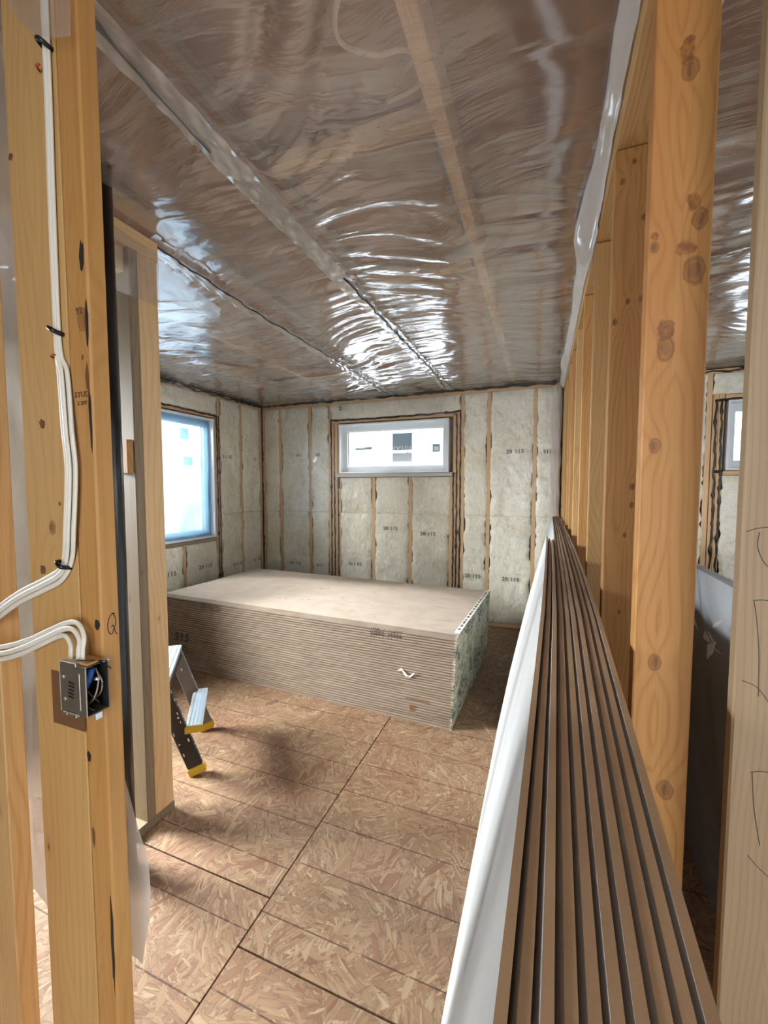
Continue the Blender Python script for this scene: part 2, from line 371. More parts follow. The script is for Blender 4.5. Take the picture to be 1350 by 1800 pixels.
def stick(name, p0, p1, w, d, mat, parent=None, roll=0.0, bev=0.0015):
    """lumber from p0 to p1, its length along local Z; w along local X, d along local Y"""
    p0, p1 = Vector(p0), Vector(p1); v = p1 - p0
    me = box_mesh(w, d, v.length, [mat], bev)
    o = link(name, me, parent); q = v.to_track_quat('Z', 'Y')
    o.rotation_euler = (q.to_matrix() @ Matrix.Rotation(roll, 3, 'Z')).to_euler(); o.location = (p0 + p1) / 2
    return o
def mesh_py(name, vs, fs, mat, parent=None, smooth=False, loc=(0, 0, 0)):
    me = bpy.data.meshes.new(name); me.from_pydata([tuple(v) for v in vs], [], fs)
    for m in (mat if isinstance(mat, (list, tuple)) else [mat]): me.materials.append(m)
    if smooth: me.polygons.foreach_set('use_smooth', [True] * len(me.polygons))
    me.update(); return link(name, me, parent, loc)
def grid_obj(name, P, mat, parent=None, loc=(0, 0, 0)):
    """P: (n, m, 3) numpy array"""
    n, m, _ = P.shape
    idx = np.arange(n * m).reshape(n, m)
    f = np.stack([idx[:-1, :-1], idx[1:, :-1], idx[1:, 1:], idx[:-1, 1:]], -1).reshape(-1, 4)
    me = bpy.data.meshes.new(name)
    me.vertices.add(n * m); me.vertices.foreach_set('co', P.reshape(-1).astype(np.float32))
    me.loops.add(f.size); me.loops.foreach_set('vertex_index', f.reshape(-1).astype(np.int32))
    me.polygons.add(len(f)); me.polygons.foreach_set('loop_start', np.arange(0, f.size, 4, dtype=np.int32))
    me.polygons.foreach_set('use_smooth', np.ones(len(f), bool))
    me.materials.append(mat); me.update(calc_edges=True); me.validate()
    return link(name, me, parent, loc)
def tube(name, pts, rad, mat, parent=None, seg=8, flat=1.0, up=(0, 0, 1)):
    """swept tube; rad number or list; flat < 1 squashes along 'up'"""
    pts = [Vector(p) for p in pts]; n = len(pts)
    rads = rad if isinstance(rad, (list, tuple)) else [rad] * n
    vs, fs = [], []
    U = Vector(up)
    for i, p in enumerate(pts):
        t = (pts[min(i + 1, n - 1)] - pts[max(i - 1, 0)]).normalized()
        a = U.cross(t)
        if a.length < 1e-4: a = Vector((1, 0, 0)).cross(t)
        a.normalize(); b = t.cross(a)
        for k in range(seg):
            th = 2 * math.pi * k / seg
            vs.append(p + a * math.cos(th) * rads[i] + b * math.sin(th) * rads[i] * flat)
    for i in range(n - 1):
        for k in range(seg):
            k2 = (k + 1) % seg
            fs.append((i * seg + k, i * seg + k2, (i + 1) * seg + k2, (i + 1) * seg + k))
    fs.append(tuple(range(seg))[::-1]); fs.append(tuple(range((n - 1) * seg, n * seg)))
    return mesh_py(name, vs, fs, mat, parent, True)
def spline(ctrl, n=12):
    c = [Vector(p) for p in ctrl]; out = []
    for i in range(len(c) - 1):
        p0, p1, p2, p3 = c[max(i - 1, 0)], c[i], c[i + 1], c[min(i + 2, len(c) - 1)]
        for k in range(n):
            t = k / n
            out.append(0.5 * ((2 * p1) + (p2 - p0) * t + (2 * p0 - 5 * p1 + 4 * p2 - p3) * t * t + (3 * p1 - p0 - 3 * p2 + p3) * t ** 3))
    out.append(c[-1]); return out
def bead(ctrl, r, parent, name='sealant_bead', up=(0, 1, 0), seed=0, wig=0.004, mat=None, step=0.03):
    rnd = random.Random(seed); pts = []
    c = [Vector(p) for p in ctrl]
    for a, b in zip(c[:-1], c[1:]):
        n = max(2, int((b - a).length / step))
        for k in range(n): pts.append(a.lerp(b, k / n))
    pts.append(c[-1]); rs = []
    U = Vector(up); ph = rnd.random() * 9
    for i, p in enumerate(pts):
        t = (pts[min(i + 1, len(pts) - 1)] - pts[max(i - 1, 0)]).normalized(); s = U.cross(t)
        pts[i] = p + s * wig * (math.sin(i * 0.9 + ph) * 0.5 + rnd.uniform(-0.5, 0.5))
        rr = r * rnd.uniform(0.7, 1.25)
        if rnd.random() < 0.05: rr *= 1.9
        rs.append(rr)
    return tube(name, pts, rs, mat or M['bead'], parent, 6, 0.55, up)
_fnt = {}
def text(name, s, size, mat, parent, mw, shear=0.0, ext=0.0004):
    key = (s, size, mat.name, shear)
    if key not in _fnt:
        cu = bpy.data.curves.new('t', 'FONT'); cu.body = s; cu.size = size; cu.align_x = 'CENTER'; cu.align_y = 'CENTER'
        cu.extrude = ext; cu.shear = shear; cu.resolution_u = 2; cu.space_character = 1.15; cu.offset = size * 0.018
        ob = bpy.data.objects.new('t', cu); COL.objects.link(ob)
        dg = bpy.context.evaluated_depsgraph_get(); me = bpy.data.meshes.new_from_object(ob.evaluated_get(dg))
        bpy.data.objects.remove(ob); bpy.data.curves.remove(cu); me.materials.clear(); me.materials.append(mat); _fnt[key] = me
    o = link(name, _fnt[key], parent); o.matrix_local = mw; return o
def facing(loc, nx, ang=0.0):
    """matrix for text: nx 'back' faces -Y, 'left' faces +X"""
    if nx == 'back': R = Matrix.Rotation(math.pi / 2, 4, 'X')
    else: R = Matrix.Rotation(math.pi / 2, 4, 'Z') @ Matrix.Rotation(math.pi / 2, 4, 'X')
    return Matrix.Translation(loc) @ R @ Matrix.Rotation(ang, 4, 'Z')

# numpy value noise
def vnoise(x, y, seed=0):
    xi = np.floor(x).astype(np.int64); yi = np.floor(y).astype(np.int64); fx = x - xi; fy = y - yi
    fx = fx * fx * fx * (fx * (fx * 6 - 15) + 10); fy = fy * fy * fy * (fy * (fy * 6 - 15) + 10)
    def h(a, b):
        n = (a * 374761393 + b * 668265263 + seed * 144665) & 0x7fffffff
        n = ((n ^ (n >> 13)) * 1274126177) & 0x7fffffff
        return ((n ^ (n >> 16)) & 0xffff) / 65535.0
    return (h(xi, yi) * (1 - fx) + h(xi + 1, yi) * fx) * (1 - fy) + (h(xi, yi + 1) * (1 - fx) + h(xi + 1, yi + 1) * fx) * fy

# ================================================================== SETTING
XL, YB, CZ = -3.27, 4.26, 2.44       # left wall face, end wall face, ceiling line
YF = -1.7                            # the hall ends behind the camera
# ---- floor: strand board panels laid on a dark subfloor
floor = box('floor', -4.0, 3.4, YF, 4.7, -0.20, -0.020, M['sheath'], bev=0); tag(floor, kind='structure')
def panels(x0, x1, ystart, k0, k1):
    for k in range(k0, k1):
        a, b = ystart + 1.22 * k, ystart + 1.22 * (k + 1)
        a2, b2 = max(a + 0.0018, YF), min(b - 0.0018, YB + 0.3)
        if b2 - a2 < 0.05: continue
        me = box_mesh(x1 - x0 - 0.0050, 1.22 - 0.0056, 0.019, [M['osb']], 0.0008)
        o = link('osb_panel', me, floor, ((x0 + x1) / 2 + 0.3, (a + b) / 2 - 1.5, -0.0095 + 0.11))
panels(-0.85, 1.59, 0.947, -2, 3)
panels(-3.29, -0.85, 1.107, -3, 3)
panels(1.59, 3.4, 1.5, -3, 3)

# ---- ceiling: joists with brown insulation between, seen through the plastic
ceiling = box('ceiling', -4.0, 3.4, YF, 4.7, 2.56, 2.66, M['attic'], bev=0); tag(ceiling, kind='structure')
CC = Vector(ceiling.location)
def cpart(o): o.parent = ceiling; o.location = Vector(o.location) - CC; return o
for k, xj in enumerate([-2.735, -2.125, -1.515, -0.905, -0.295, 0.315, 0.925, 1.535, 2.145]):
    w = 0.044
    hi = 0.05 if k in (2, 3) else 0.0
    o = cpart(stick('joist', (xj, YF, 2.50 + hi), (xj, YB, 2.50 + hi), w - hi * 0.2, 0.11 - hi, M['pine_dull'] if hi else M['pine_edge']))
for (xa, xb, y) in [(-0.885, -0.315, 1.235), (-0.885, -0.315, 2.07), (-2.715, -2.145, 3.10), (-3.25, -2.755, 3.7), (-2.715, -2.145, 3.84), (-2.105, -1.535, 3.55), (-3.25, -2.755, 2.75)]:
    cpart(stick('blocking', (xa, y, 2.500), (xb, y, 2.500), 0.038, 0.060, M['pine'], roll=math.pi / 2))
cb = tube('attic_cable', spline([(-0.33, 0.80, 2.50), (-0.44, 0.86, 2.475), (-0.47, 0.93, 2.468), (-0.405, 0.985, 2.466), (-0.335, 1.0, 2.466), (-0.29, 1.05, 2.43 + 0.04), (-0.335, 1.10, 2.466), (-0.42, 1.11, 2.466)], 8), 0.006, M['cable_attic'])
cpart(cb)
cpart(box('tar_strip', -0.329, -0.317, 1.24, 1.99, 2.437, 2.4405, M['bead_grey'], bev=0.0005))

# ---- plastic ceiling sheets
def ceil_sheet(name, x0, x1, y0, y1, base, seed, step=0.012, label='', puck=(), edges=()):
    xs = np.arange(x0, x1 + 1e-6, step * 1.6); ys = np.arange(y0, y1 + 1e-6, step * 0.62)
    X, Y = np.meshgrid(xs, ys, indexing='ij')
    # distance to nearest joist line
    u = (X + 0.295) / 0.61; du = np.abs(u - np.round(u)); slack = np.sin(np.pi * np.clip(du, 0, 0.5)) ** 0.8
    warp = (vnoise(X * 1.1 + 3, Y * 1.1, seed) - 0.5) * 0.75 + (vnoise(X * 3.1, Y * 2.2, seed + 5) - 0.5) * 0.14
    V = Y + warp - 0.10 * X
    gate = np.clip((vnoise(X * 1.3, Y * 1.0, seed + 9) - 0.25) * 2.0, 0.15, 1.2) * np.clip(0.35 + 0.35 * (Y - 0.4), 0.45, 1.1)
    def ridge(n): return 1 - np.abs(2 * n - 1)
    f = 0.0150 * (ridge(vnoise(X * 1.5, V * 6.5, seed + 1)) ** 1.7 - 0.4)
    f += 0.0065 * (ridge(vnoise(X * 2.6 + 9, V * 15, seed + 2)) ** 1.5 - 0.4)
    f += 0.0026 * (ridge(vnoise(X * 5.0, V * 34, seed + 3)) - 0.5)
    f = f + 0.020 * (vnoise(X * 1.9 + 4, V * 2.1, seed + 12) - 0.5) + 0.007 * (ridge(vnoise(X * 3.5, Y * 3.5 + X * 2, seed + 13)) ** 3 - 0.2)
    z = base - 0.014 - 0.010 * slack + f * gate * (0.35 + 0.8 * slack)
    for (px, pa, pb, am) in puck:        # tucks gathered along a bead of sealant
        d = np.abs(X - px); near = np.exp(-(d / 0.16) ** 1.3) * ((Y > pa) & (Y < pb))
        tuck = ridge(vnoise(Y * 17 + np.sign(X - px) * d * 2.6, X * 1.2, seed + 7)) - 0.4
        z = z + am * near * tuck - 0.006 * np.exp(-(d / 0.015) ** 2)
    for (ex, sgn) in edges:               # fall to the wall plate at an edge
        d = np.abs(X - ex); z = z - 0.010 * np.exp(-d / 0.05)
    dy = np.abs(YB - Y); z = z - 0.014 * np.exp(-dy / 0.05)
    z = np.minimum(z, base - 0.002)
    o = grid_obj(name, np.stack([X, Y, z], -1), M['poly'])
    return o
c1 = ceil_sheet('plastic_sheet', XL, -0.865, -0.6, YB, CZ, 11, puck=[(-1.53, 1.3, 4.2, 0.016), (-0.905, 1.8, 4.2, 0.012)], edges=[(XL, 1)])
tag(c1, 'glossy wrinkled plastic sheet on ceiling over window corner, between left wall and taped seam', 'plastic sheet', 'ceiling vapour barrier')
c2 = ceil_sheet('plastic_sheet', -0.955, 0.15, -0.6, YB, CZ - 0.004, 23, puck=[(-0.905, 1.7, 4.2, 0.014)])
tag(c2, 'brown tinged creased plastic sheet on ceiling between taped seam and stud partition', 'plastic sheet', 'ceiling vapour barrier')
c3 = ceil_sheet('plastic_sheet', 0.26, 3.2, -0.6, YB, CZ, 37, step=0.016)
tag(c3, 'creased ceiling plastic of the next room, seen behind the stud partition', 'plastic sheet', 'ceiling vapour barrier')
def seam_strip(x, w, y0, y1, zb, seed, lab):
    ys = np.arange(y0, y1, 0.008); us = np.linspace(-1, 1, 10); Yg, Ug = np.meshgrid(ys, us, indexing='ij')
    xx = x + w * 0.5 * Ug * (0.85 + 0.4 * vnoise(Yg * 4, Ug * 0, seed)) + 0.010 * (vnoise(Yg * 1.6, Yg * 0, seed + 1) - 0.5)
    zz = zb + 0.005 * (vnoise(Yg * 22, Ug * 1.2 + 3, seed + 2) - 0.5) + 0.003 * Ug * np.sin(Yg * 60 + 5 * Ug)
    o = grid_obj('plastic_sheet', np.stack([xx, Yg, zz], -1), M['poly_seam']); return tag(o, lab, 'plastic sheet', 'lapped ceiling seams')
seam_strip(-0.915, 0.085, 0.45, 4.2, 2.4035, 61, 'whitish doubled plastic strip along the middle ceiling seam')
seam_strip(-1.555, 0.075, 1.30, 4.2, 2.4050, 62, 'whitish doubled plastic strip along ceiling seam from the plumbing partition')
b1 = bead([(-0.895, 1.80, 2.400), (-0.90, 2.6, 2.398), (-0.895, 3.55, 2.398), (-0.93, 4.12, 2.402)], 0.0055, None, 'sealant_bead', (0, 0, 1), 3, 0.010)
tag(b1, 'black sealant bead squeezed along the puckered middle ceiling seam', 'sealant')
b2 = bead([(-1.50, 1.27, 2.398), (-1.53, 2.0, 2.398), (-1.52, 3.0, 2.398), (-1.56, 4.15, 2.400)], 0.006, None, 'sealant_bead', (0, 0, 1), 4, 0.010)
tag(b2, 'black sealant bead on ceiling running out from top of plumbing partition', 'sealant')
b3 = bead([(-0.905, 0.62, 2.398), (-0.925, 0.80, 2.398), (-0.935, 1.0, 2.398)], 0.004, None, 'sealant_bead', (0, 0, 1), 5, 0.002, M['bead_grey'])
tag(b3, 'grey smeared sealant line on ceiling seam above cable post', 'sealant')

# ---- end wall (wall_back) with batts, studs, sealant
def holed(name, axis, pos, th, a0, a1, holes, mat):
    """sheathing wall with rectangular holes: list of (u0,u1,z0,z1)"""
    us = sorted({a0, a1, *[h[0] for h in holes], *[h[1] for h in holes]})
    bm = bmesh.new()
    def cell(u0, u1, z0, z1):
        g = bmesh.ops.create_cube(bm, size=1.0)
        for v in g['verts']:
            u = u0 + (v.co.x + .5) * (u1 - u0); t_ = pos + (v.co.y + .5) * th; z = z0 + (v.co.z + .5) * (z1 - z0)
            v.co = (u, t_, z) if axis == 'y' else (t_, u, z)
    for u0, u1 in zip(us[:-1], us[1:]):
        hs = [h for h in holes if h[0] <= u0 + 1e-6 and h[1] >= u1 - 1e-6]
        if not hs: cell(u0, u1, 0, 2.56)
        else: cell(u0, u1, 0, hs[0][2]); cell(u0, u1, hs[0][3], 2.56)
    bmesh.ops.remove_doubles(bm, verts=bm.verts, dist=1e-5); bmesh.ops.recalc_face_normals(bm, faces=bm.faces)
    me = bpy.data.meshes.new(name); bm.to_mesh(me); bm.free(); me.materials.append(mat)
    return tag(link(name, me), kind='structure')
WB = (-2.205, -0.925, 1.575, 2.135)      # end window opening x0,x1,z0,z1
WR = (1.42, 2.7, 1.56, 2.14)             # next room's window
WL2 = (0.34, 1.46, 0.885, 2.135)      # made-up opening in the same wall, added to let in more light
WL = (2.25, 3.455, 0.885, 2.135)         # side window opening y0,y1,z0,z1
wall_back = holed('wall_back', 'y', YB + 0.115, 0.02, -3.45, 3.3, [WB, WR], M['sheath'])
wall_left = holed('wall_left', 'x', XL - 0.135, 0.02, YF, YB + 0.12, [WL, WL2], M['sheath'])

def batt(parent, side, u0, u1, z0, z1, seed, depth=0.016, fixed=0):
    nu = max(8, int((u1 - u0) / 0.014)); nz = max(8, int((z1 - z0) / 0.016))
    U, Z = np.meshgrid(np.linspace(0, 1, nu + 1), np.linspace(0, 1, nz + 1), indexing='ij')
    w, h = u1 - u0, z1 - z0; uu = u0 + U * w; zz = z0 + Z * h
    e = np.minimum(np.minimum(U * w, (1 - U) * w), np.minimum(Z * h, (1 - Z) * h))
    puff = 1 - np.exp(-e / 0.022)
    wob = (vnoise(zz * 9 + seed, U * 0 + seed, seed) - 0.5) * 0.026 + (vnoise(zz * 34, U * 0, seed + 4) - 0.5) * 0.016
    wob2 = (vnoise(zz * 8 + seed * 2, U * 0 + 5, seed + 2) - 0.5) * 0.026 + (vnoise(zz * 31, U * 0, seed + 6) - 0.5) * 0.016
    uu = uu - wob * (1 - U) + wob2 * U
    out = puff * depth + (vnoise(uu * 14, zz * 11, seed + 1) - 0.5) * 0.016 * puff + (vnoise(uu * 42, zz * 34, seed + 3) - 0.5) * 0.008 * puff - 0.004
    crease = 1 - np.abs(2 * vnoise(uu * 16 + zz * 6, zz * 3, seed + 8) - 1)
    out += 0.004 * crease ** 4 * puff
    if side == 'back':
        P = np.stack([uu, YB - out, zz], -1)[::-1]
    else:
        P = np.stack([XL + out, uu, zz], -1)
    # close the sides back into the cavity
    o = grid_obj('batt', P if side == 'back' else P, M['batt'], parent)
    return o
def stamp(b, side, u, z, s='20 115', flip=False, size=0.050):
    loc = (u, YB - 0.0290, z) if side == 'back' else (XL + 0.0290, u, z)
    return text('stamp', s, size * 1.05, M['ink_soft'], b, facing(loc, side, math.pi if flip else 0))
TP = 2.365
def wstud(parent, side, u, z0, z1, w=0.038, mat='pine_edge', off=0.0):
    if side == 'back': return stick('stud', (u, YB + 0.057 - off, z0), (u, YB + 0.057 - off, z1), w, 0.114, M[mat], parent)
    return stick('stud', (XL - 0.057 + off, u, z0), (XL - 0.057 + off, u, z1), w, 0.114, M[mat], parent, roll=math.pi / 2)
def plate(parent, side, u0, u1, z, name='plate', off=0.0, mat='pine_edge'):
    if side == 'back': return stick(name, (u0, YB + 0.057 - off, z), (u1, YB + 0.057 - off, z), 0.038, 0.114, M[mat], parent, roll=0)
    return stick(name, (XL - 0.057 + off, u0, z), (XL - 0.057 + off, u1, z), 0.038, 0.114, M[mat], parent, roll=0)
# sticks along X: local X points up/down -> check the sizes by making plates as boxes turned explicitly
def hplate(parent, side, u0, u1, z0, z1, name='plate', off=0.0, mat='pine_edge'):
    if side == 'back':
        me = box_mesh(0.114, z1 - z0, u1 - u0, [M[mat]]); o = link(name, me, parent, ((u0 + u1) / 2, YB + 0.057 - off, (z0 + z1) / 2))
        o.rotation_euler = Matrix(((0, 0, 1), (1, 0, 0), (0, 1, 0))).to_euler()
    else:
        me = box_mesh(0.114, z1 - z0, u1 - u0, [M[mat]]); o = link(name, me, parent, (XL - 0.057 + off, (u0 + u1) / 2, (z0 + z1) / 2))
        o.rotation_euler = Matrix(((1, 0, 0), (0, 0, 1), (0, -1, 0))).to_euler()
    return o
hplate(wall_back, 'back', -3.27, 3.2, TP, TP + 0.038, 'top_plate'); hplate(wall_back, 'back', -3.27, 3.2, TP + 0.0385, 2.438, 'top_plate')
hplate(wall_back, 'back', -3.27, 3.2, 0.0, 0.038, 'sole_plate')
for u in [-3.245, -3.003, -2.588, -2.318, -0.782, -0.519, -0.084, 0.12, 0.26, 0.68, 1.10, 1.29]: wstud(wall_back, 'back', u, 0.038, TP, 0.038)
for u in [-2.278, -2.239]: wstud(wall_back, 'back', u, 0.038, 2.20, 0.0375)
for u in [-0.899, -0.860, -0.821]: wstud(wall_back, 'back', u, 0.038, 2.20 if u > -0.88 else 1.53, 0.0375)
for u in [-2.20, -1.770, -1.342]: wstud(wall_back, 'back', u, 0.038, 1.53, 0.040)
for u in [1.335, 1.375]: wstud(wall_back, 'back', u, 0.038, 2.20, 0.038)
hplate(wall_back, 'back', -2.259, -0.84, 2.150, 2.188, 'header'); hplate(wall_back, 'back', -2.22, -0.88, 1.533, 1.571, 'sill', 0.048, 'wrap')
hplate(wall_back, 'back', 1.40, 2.8, 2.150, 2.188, 'header'); hplate(wall_back, 'back', 1.40, 2.8, 1.52, 1.555, 'sill')
SM = 1.128
bays = [(-3.226, -3.022), (-2.984, -2.607), (-2.569, -2.337), (-0.763, -0.538), (-0.500, -0.103), (-0.065, 0.101), (0.28, 0.66), (0.70, 1.08), (1.12, 1.27)]
bb = {}
for i, (a, b) in enumerate(bays):
    bb[('u', i)] = batt(wall_back, 'back', a, b, SM + 0.0008, TP - 0.002, 10 + i)
    bb[('l', i)] = batt(wall_back, 'back', a, b, 0.040, SM - 0.0008, 40 + i)
sub = [(-2.18, -1.792), (-1.748, -1.364), (-1.320, -0.920)]
for i, (a, b) in enumerate(sub):
    top_ = batt(wall_back, 'back', a, b, SM + 0.0008, 1.528, 60 + i); low = batt(wall_back, 'back', a, b, 0.040, SM - 0.0008, 70 + i, 0.022)
    bb[('s', i)] = low; bb[('t', i)] = top_
bh = batt(wall_back, 'back', -2.297, -0.803, 2.192, TP - 0.002, 81)
batt(wall_back, 'back', 1.397, 2.8, 0.04, 1.515, 82); batt(wall_back, 'back', 1.312, 2.8, 2.192, TP - 0.002, 83)
stamp(bb[('s', 1)], 'back', -1.56, 0.965, flip=False); stamp(bb[('s', 2)], 'back', -1.135, 0.922)
stamp(bb[('s', 0)], 'back', -1.99, 0.545, flip=True); stamp(bb[('l', 1)], 'back', -2.79, 0.50)
stamp(bb[('l', 2)], 'back', -2.45, 0.50, '115', True); stamp(bb[('u', 1)], 'back', -2.72, 1.80, '115', True, 0.045)
stamp(bb[('u', 2)], 'back', -2.46, 1.80, '20', True, 0.045)
stamp(bb[('l', 3)], 'back', -0.66, 0.505); stamp(bb[('l', 4)], 'back', -0.285, 0.50)
stamp(bb[('u', 4)], 'back', -0.265, 1.765); stamp(bb[('u', 5)], 'back', 0.03, 1.76, '115', True, 0.045)
stamp(bb[('u', 6)], 'back', 0.5, 1.76); stamp(bh, 'back', -1.99 - .18, 2.31, '2', False, 0.06)
# sealant
SB = YB - 0.004
for k, (x, z0, z1) in enumerate([(-2.303, 0.04, 2.19), (-2.262, 0.04, 1.60), (-2.214, 0.04, 1.55), (-0.876, 0.04, 1.56), (-0.843, 0.04, 2.17), (-0.806, 0.04, 2.19)]):
    bead([(x, SB, z0), (x + 0.004, SB, (z0 + z1) / 2), (x, SB, z1)], 0.0080, wall_back, seed=20 + k, wig=0.004)
bead([(-2.262, SB, 1.60), (-2.262, SB, 2.15)], 0.003, wall_back, seed=28)
bead([(-2.31, SB, 2.185), (-1.9, SB, 2.178), (-1.2, SB, 2.182), (-0.80, SB, 2.196)], 0.009, wall_back, seed=30, wig=0.006)
bead([(-2.235, SB, 1.548), (-2.20, SB, 1.55), (-2.20, SB, 1.40)], 0.005, wall_back, seed=31)
bead([(-0.93, SB, 1.56), (-0.86, SB, 1.565)], 0.007, wall_back, seed=32)
bead([(-3.262, YB - 0.006, 0.04), (-3.262, YB - 0.006, 2.40)], 0.009, wall_back, seed=33, wig=0.004)
bead([(XL, YB - 0.006, 2.410), (-2.2, YB - 0.008, 2.412), (-1.2, YB - 0.008, 2.410), (0.12, YB - 0.006, 2.416)], 0.017, wall_back, seed=34, wig=0.010)
bead([(-1.75, YB - 0.010, 2.398), (-0.9, YB - 0.010, 2.400), (0.10, YB - 0.010, 2.396)], 0.008, wall_back, seed=35, wig=0.008)
bead([(0.30, YB - 0.006, 2.410), (3.1, YB - 0.008, 2.412)], 0.012, wall_back, seed=36, wig=0.010)
bead([(0.30, YB - 0.010, 2.378), (3.1, YB - 0.010, 2.380)], 0.007, wall_back, seed=37, wig=0.010)
for k, (x, z0, z1) in enumerate([(1.335, 0.04, 2.15), (1.375, 0.04, 2.14)]): bead([(x, SB, z0), (x + .01, SB, 1.2), (x, SB, z1)], 0.0075, wall_back, seed=50 + k, wig=0.006)
bead([(1.33, SB, 2.145), (2.75, SB, 2.165)], 0.009, wall_back, seed=55)
bead([(1.33, SB, 1.55), (1.40, SB, 1.55)], 0.009, wall_back, seed=56)
bead([(0.135, YB - 0.004, 0.5), (0.135, YB - 0.004, 2.36)], 0.010, wall_back, seed=57, wig=0.012)

# ---- side wall (wall_left)
hplate(wall_left, 'left', YF, YB, TP, TP + 0.038, 'top_plate'); hplate(wall_left, 'left', YF, YB, TP + 0.0385, 2.438, 'top_plate')
hplate(wall_left, 'left', YF, YB, 0.0, 0.038, 'sole_plate')
for u in [4.225, 3.875, 3.528, 2.18, 1.83, 1.50, 0.30, -0.11]: wstud(wall_left, 'left', u, 0.038, TP)
for u in [3.487, 2.22]: wstud(wall_left, 'left', u, 0.038, 2.20)
for u in [3.03, 2.63, 0.70, 1.10]: wstud(wall_left, 'left', u, 0.038, 0.845)
hplate(wall_left, 'left', 0.32, 1.48, 2.150, 2.188, 'header'); hplate(wall_left, 'left', 0.32, 1.48, 0.845, 0.880, 'sill', 0.003, 'pine_dull')
hplate(wall_left, 'left', 2.2, 3.506, 2.150, 2.188, 'header'); hplate(wall_left, 'left', 2.24, 3.468, 0.845, 0.880, 'sill', 0.003, 'pine_dull')
lb = [(3.895, 4.206), (3.548, 3.856), (1.85, 2.16), (1.52, 1.81), (-0.09, 0.28)]
for i, (a, b) in enumerate(lb):
    u_ = batt(wall_left, 'left', a, b, SM + 0.0008, TP - 0.002, 90 + i); l_ = batt(wall_left, 'left', a, b, 0.04, SM - 0.0008, 110 + i)
    if i < 2:
        stamp(u_, 'left', a + (0.20 if i == 0 else 0.07), 1.755, '20 115' if i else '115', True, 0.045)
        stamp(l_, 'left', a + 0.2, 0.545, '20 115', True, 0.045)
bl1 = batt(wall_left, 'left', 3.05, 3.466, 0.04, 0.842, 121); bl2 = batt(wall_left, 'left', 2.65, 3.01, 0.04, 0.842, 122); batt(wall_left, 'left', 2.24, 2.61, 0.04, 0.842, 123)
batt(wall_left, 'left', 0.72, 1.08, 0.04, 0.842, 126); batt(wall_left, 'left', 1.12, 1.48, 0.04, 0.842, 127); batt(wall_left, 'left', 0.32, 1.48, 2.192, TP - 0.002, 125)
batt(wall_left, 'left', 2.20, 3.506, 2.192, TP - 0.002, 124)
stamp(bl1, 'left', 3.27, 0.60, size=0.055); stamp(bl2, 'left', 2.85, 0.60, '115', size=0.06)
SL = XL + 0.004
for k, (u, z0, z1) in enumerate([(3.492, 0.04, 2.17), (3.520, 0.04, 2.18)]): bead([(SL, u, z0), (SL, u + 0.004, 1.1), (SL, u, z1)], 0.0085, wall_left, seed=60 + k, up=(1, 0, 0))
bead([(SL, 2.2, 2.175), (SL, 2.9, 2.180), (SL, 3.52, 2.170)], 0.009, wall_left, seed=64, up=(1, 0, 0), wig=0.006)
bead([(XL + 0.006, 1.2, 2.412), (XL + 0.006, 2.8, 2.410), (XL + 0.006, YB, 2.412)], 0.016, wall_left, seed=65, up=(1, 0, 0), wig=0.012)
bead([(XL + 0.008, 1.2, 2.388), (XL + 0.008, 2.8, 2.385), (XL + 0.008, YB, 2.392)], 0.007, wall_left, seed=66, up=(1, 0, 0), wig=0.010)
# clear plastic over the two insulated walls
def wall_sheet(side, u0, u1, holes, seed, label):
    nu, nz = int((u1 - u0) / 0.016), 150
    U, Z = np.meshgrid(np.linspace(u0, u1, nu), np.linspace(0.02, 2.40, nz), indexing='ij')
    f = 0.006 * (1 - np.abs(2 * vnoise(U * 5, Z * 9 + U * 3, seed) - 1)) + 0.003 * vnoise(U * 18, Z * 26, seed + 1)
    cx, cz = (-2.60, 1.55) if side == 'back' else (3.53, 1.45)
    r = np.sqrt((U - cx) ** 2 + (Z - cz) ** 2); th = np.arctan2(Z - cz, U - cx)
    f += 0.010 * np.exp(-r / 0.22) * (0.5 + 0.5 * np.sin(th * 13 + 3 * vnoise(U * 6, Z * 6, seed)))
    d = 0.032 + f
    P = np.stack([U, YB - d, Z], -1)[::-1] if side == 'back' else np.stack([XL + d, U, Z], -1)
    n, m, _ = P.shape; idx = np.arange(n * m).reshape(n, m)
    Uc = (U[:-1, :-1] + U[1:, 1:]) / 2; Zc = (Z[:-1, :-1] + Z[1:, 1:]) / 2
    keep = np.ones_like(Uc, bool)
    for (a, b, c, d_) in holes: keep &= ~((Uc > a) & (Uc < b) & (Zc > c) & (Zc < d_))
    if side == 'back': keep = keep[::-1]
    F = np.stack([idx[:-1, :-1], idx[1:, :-1], idx[1:, 1:], idx[:-1, 1:]], -1)[keep]
    o = mesh_py('plastic_sheet', P.reshape(-1, 3).tolist(), F.tolist(), M['poly_clear'], None, True)
    return tag(o, label, 'plastic sheet', 'wall vapour barrier')
wall_sheet('back', XL + 0.04, 0.10, [(WB[0] - 0.01, WB[1] + 0.01, WB[2] - 0.01, WB[3] + 0.01)], 5, 'clear creased plastic stretched over insulation around the small high window')
wall_sheet('left', 2.0, YB - 0.04, [(WL[0], WL[1] + 0.01, WL[2] - 0.01, WL[3] + 0.01)], 6, 'clear plastic stretched over insulation beside the tall frosted window')

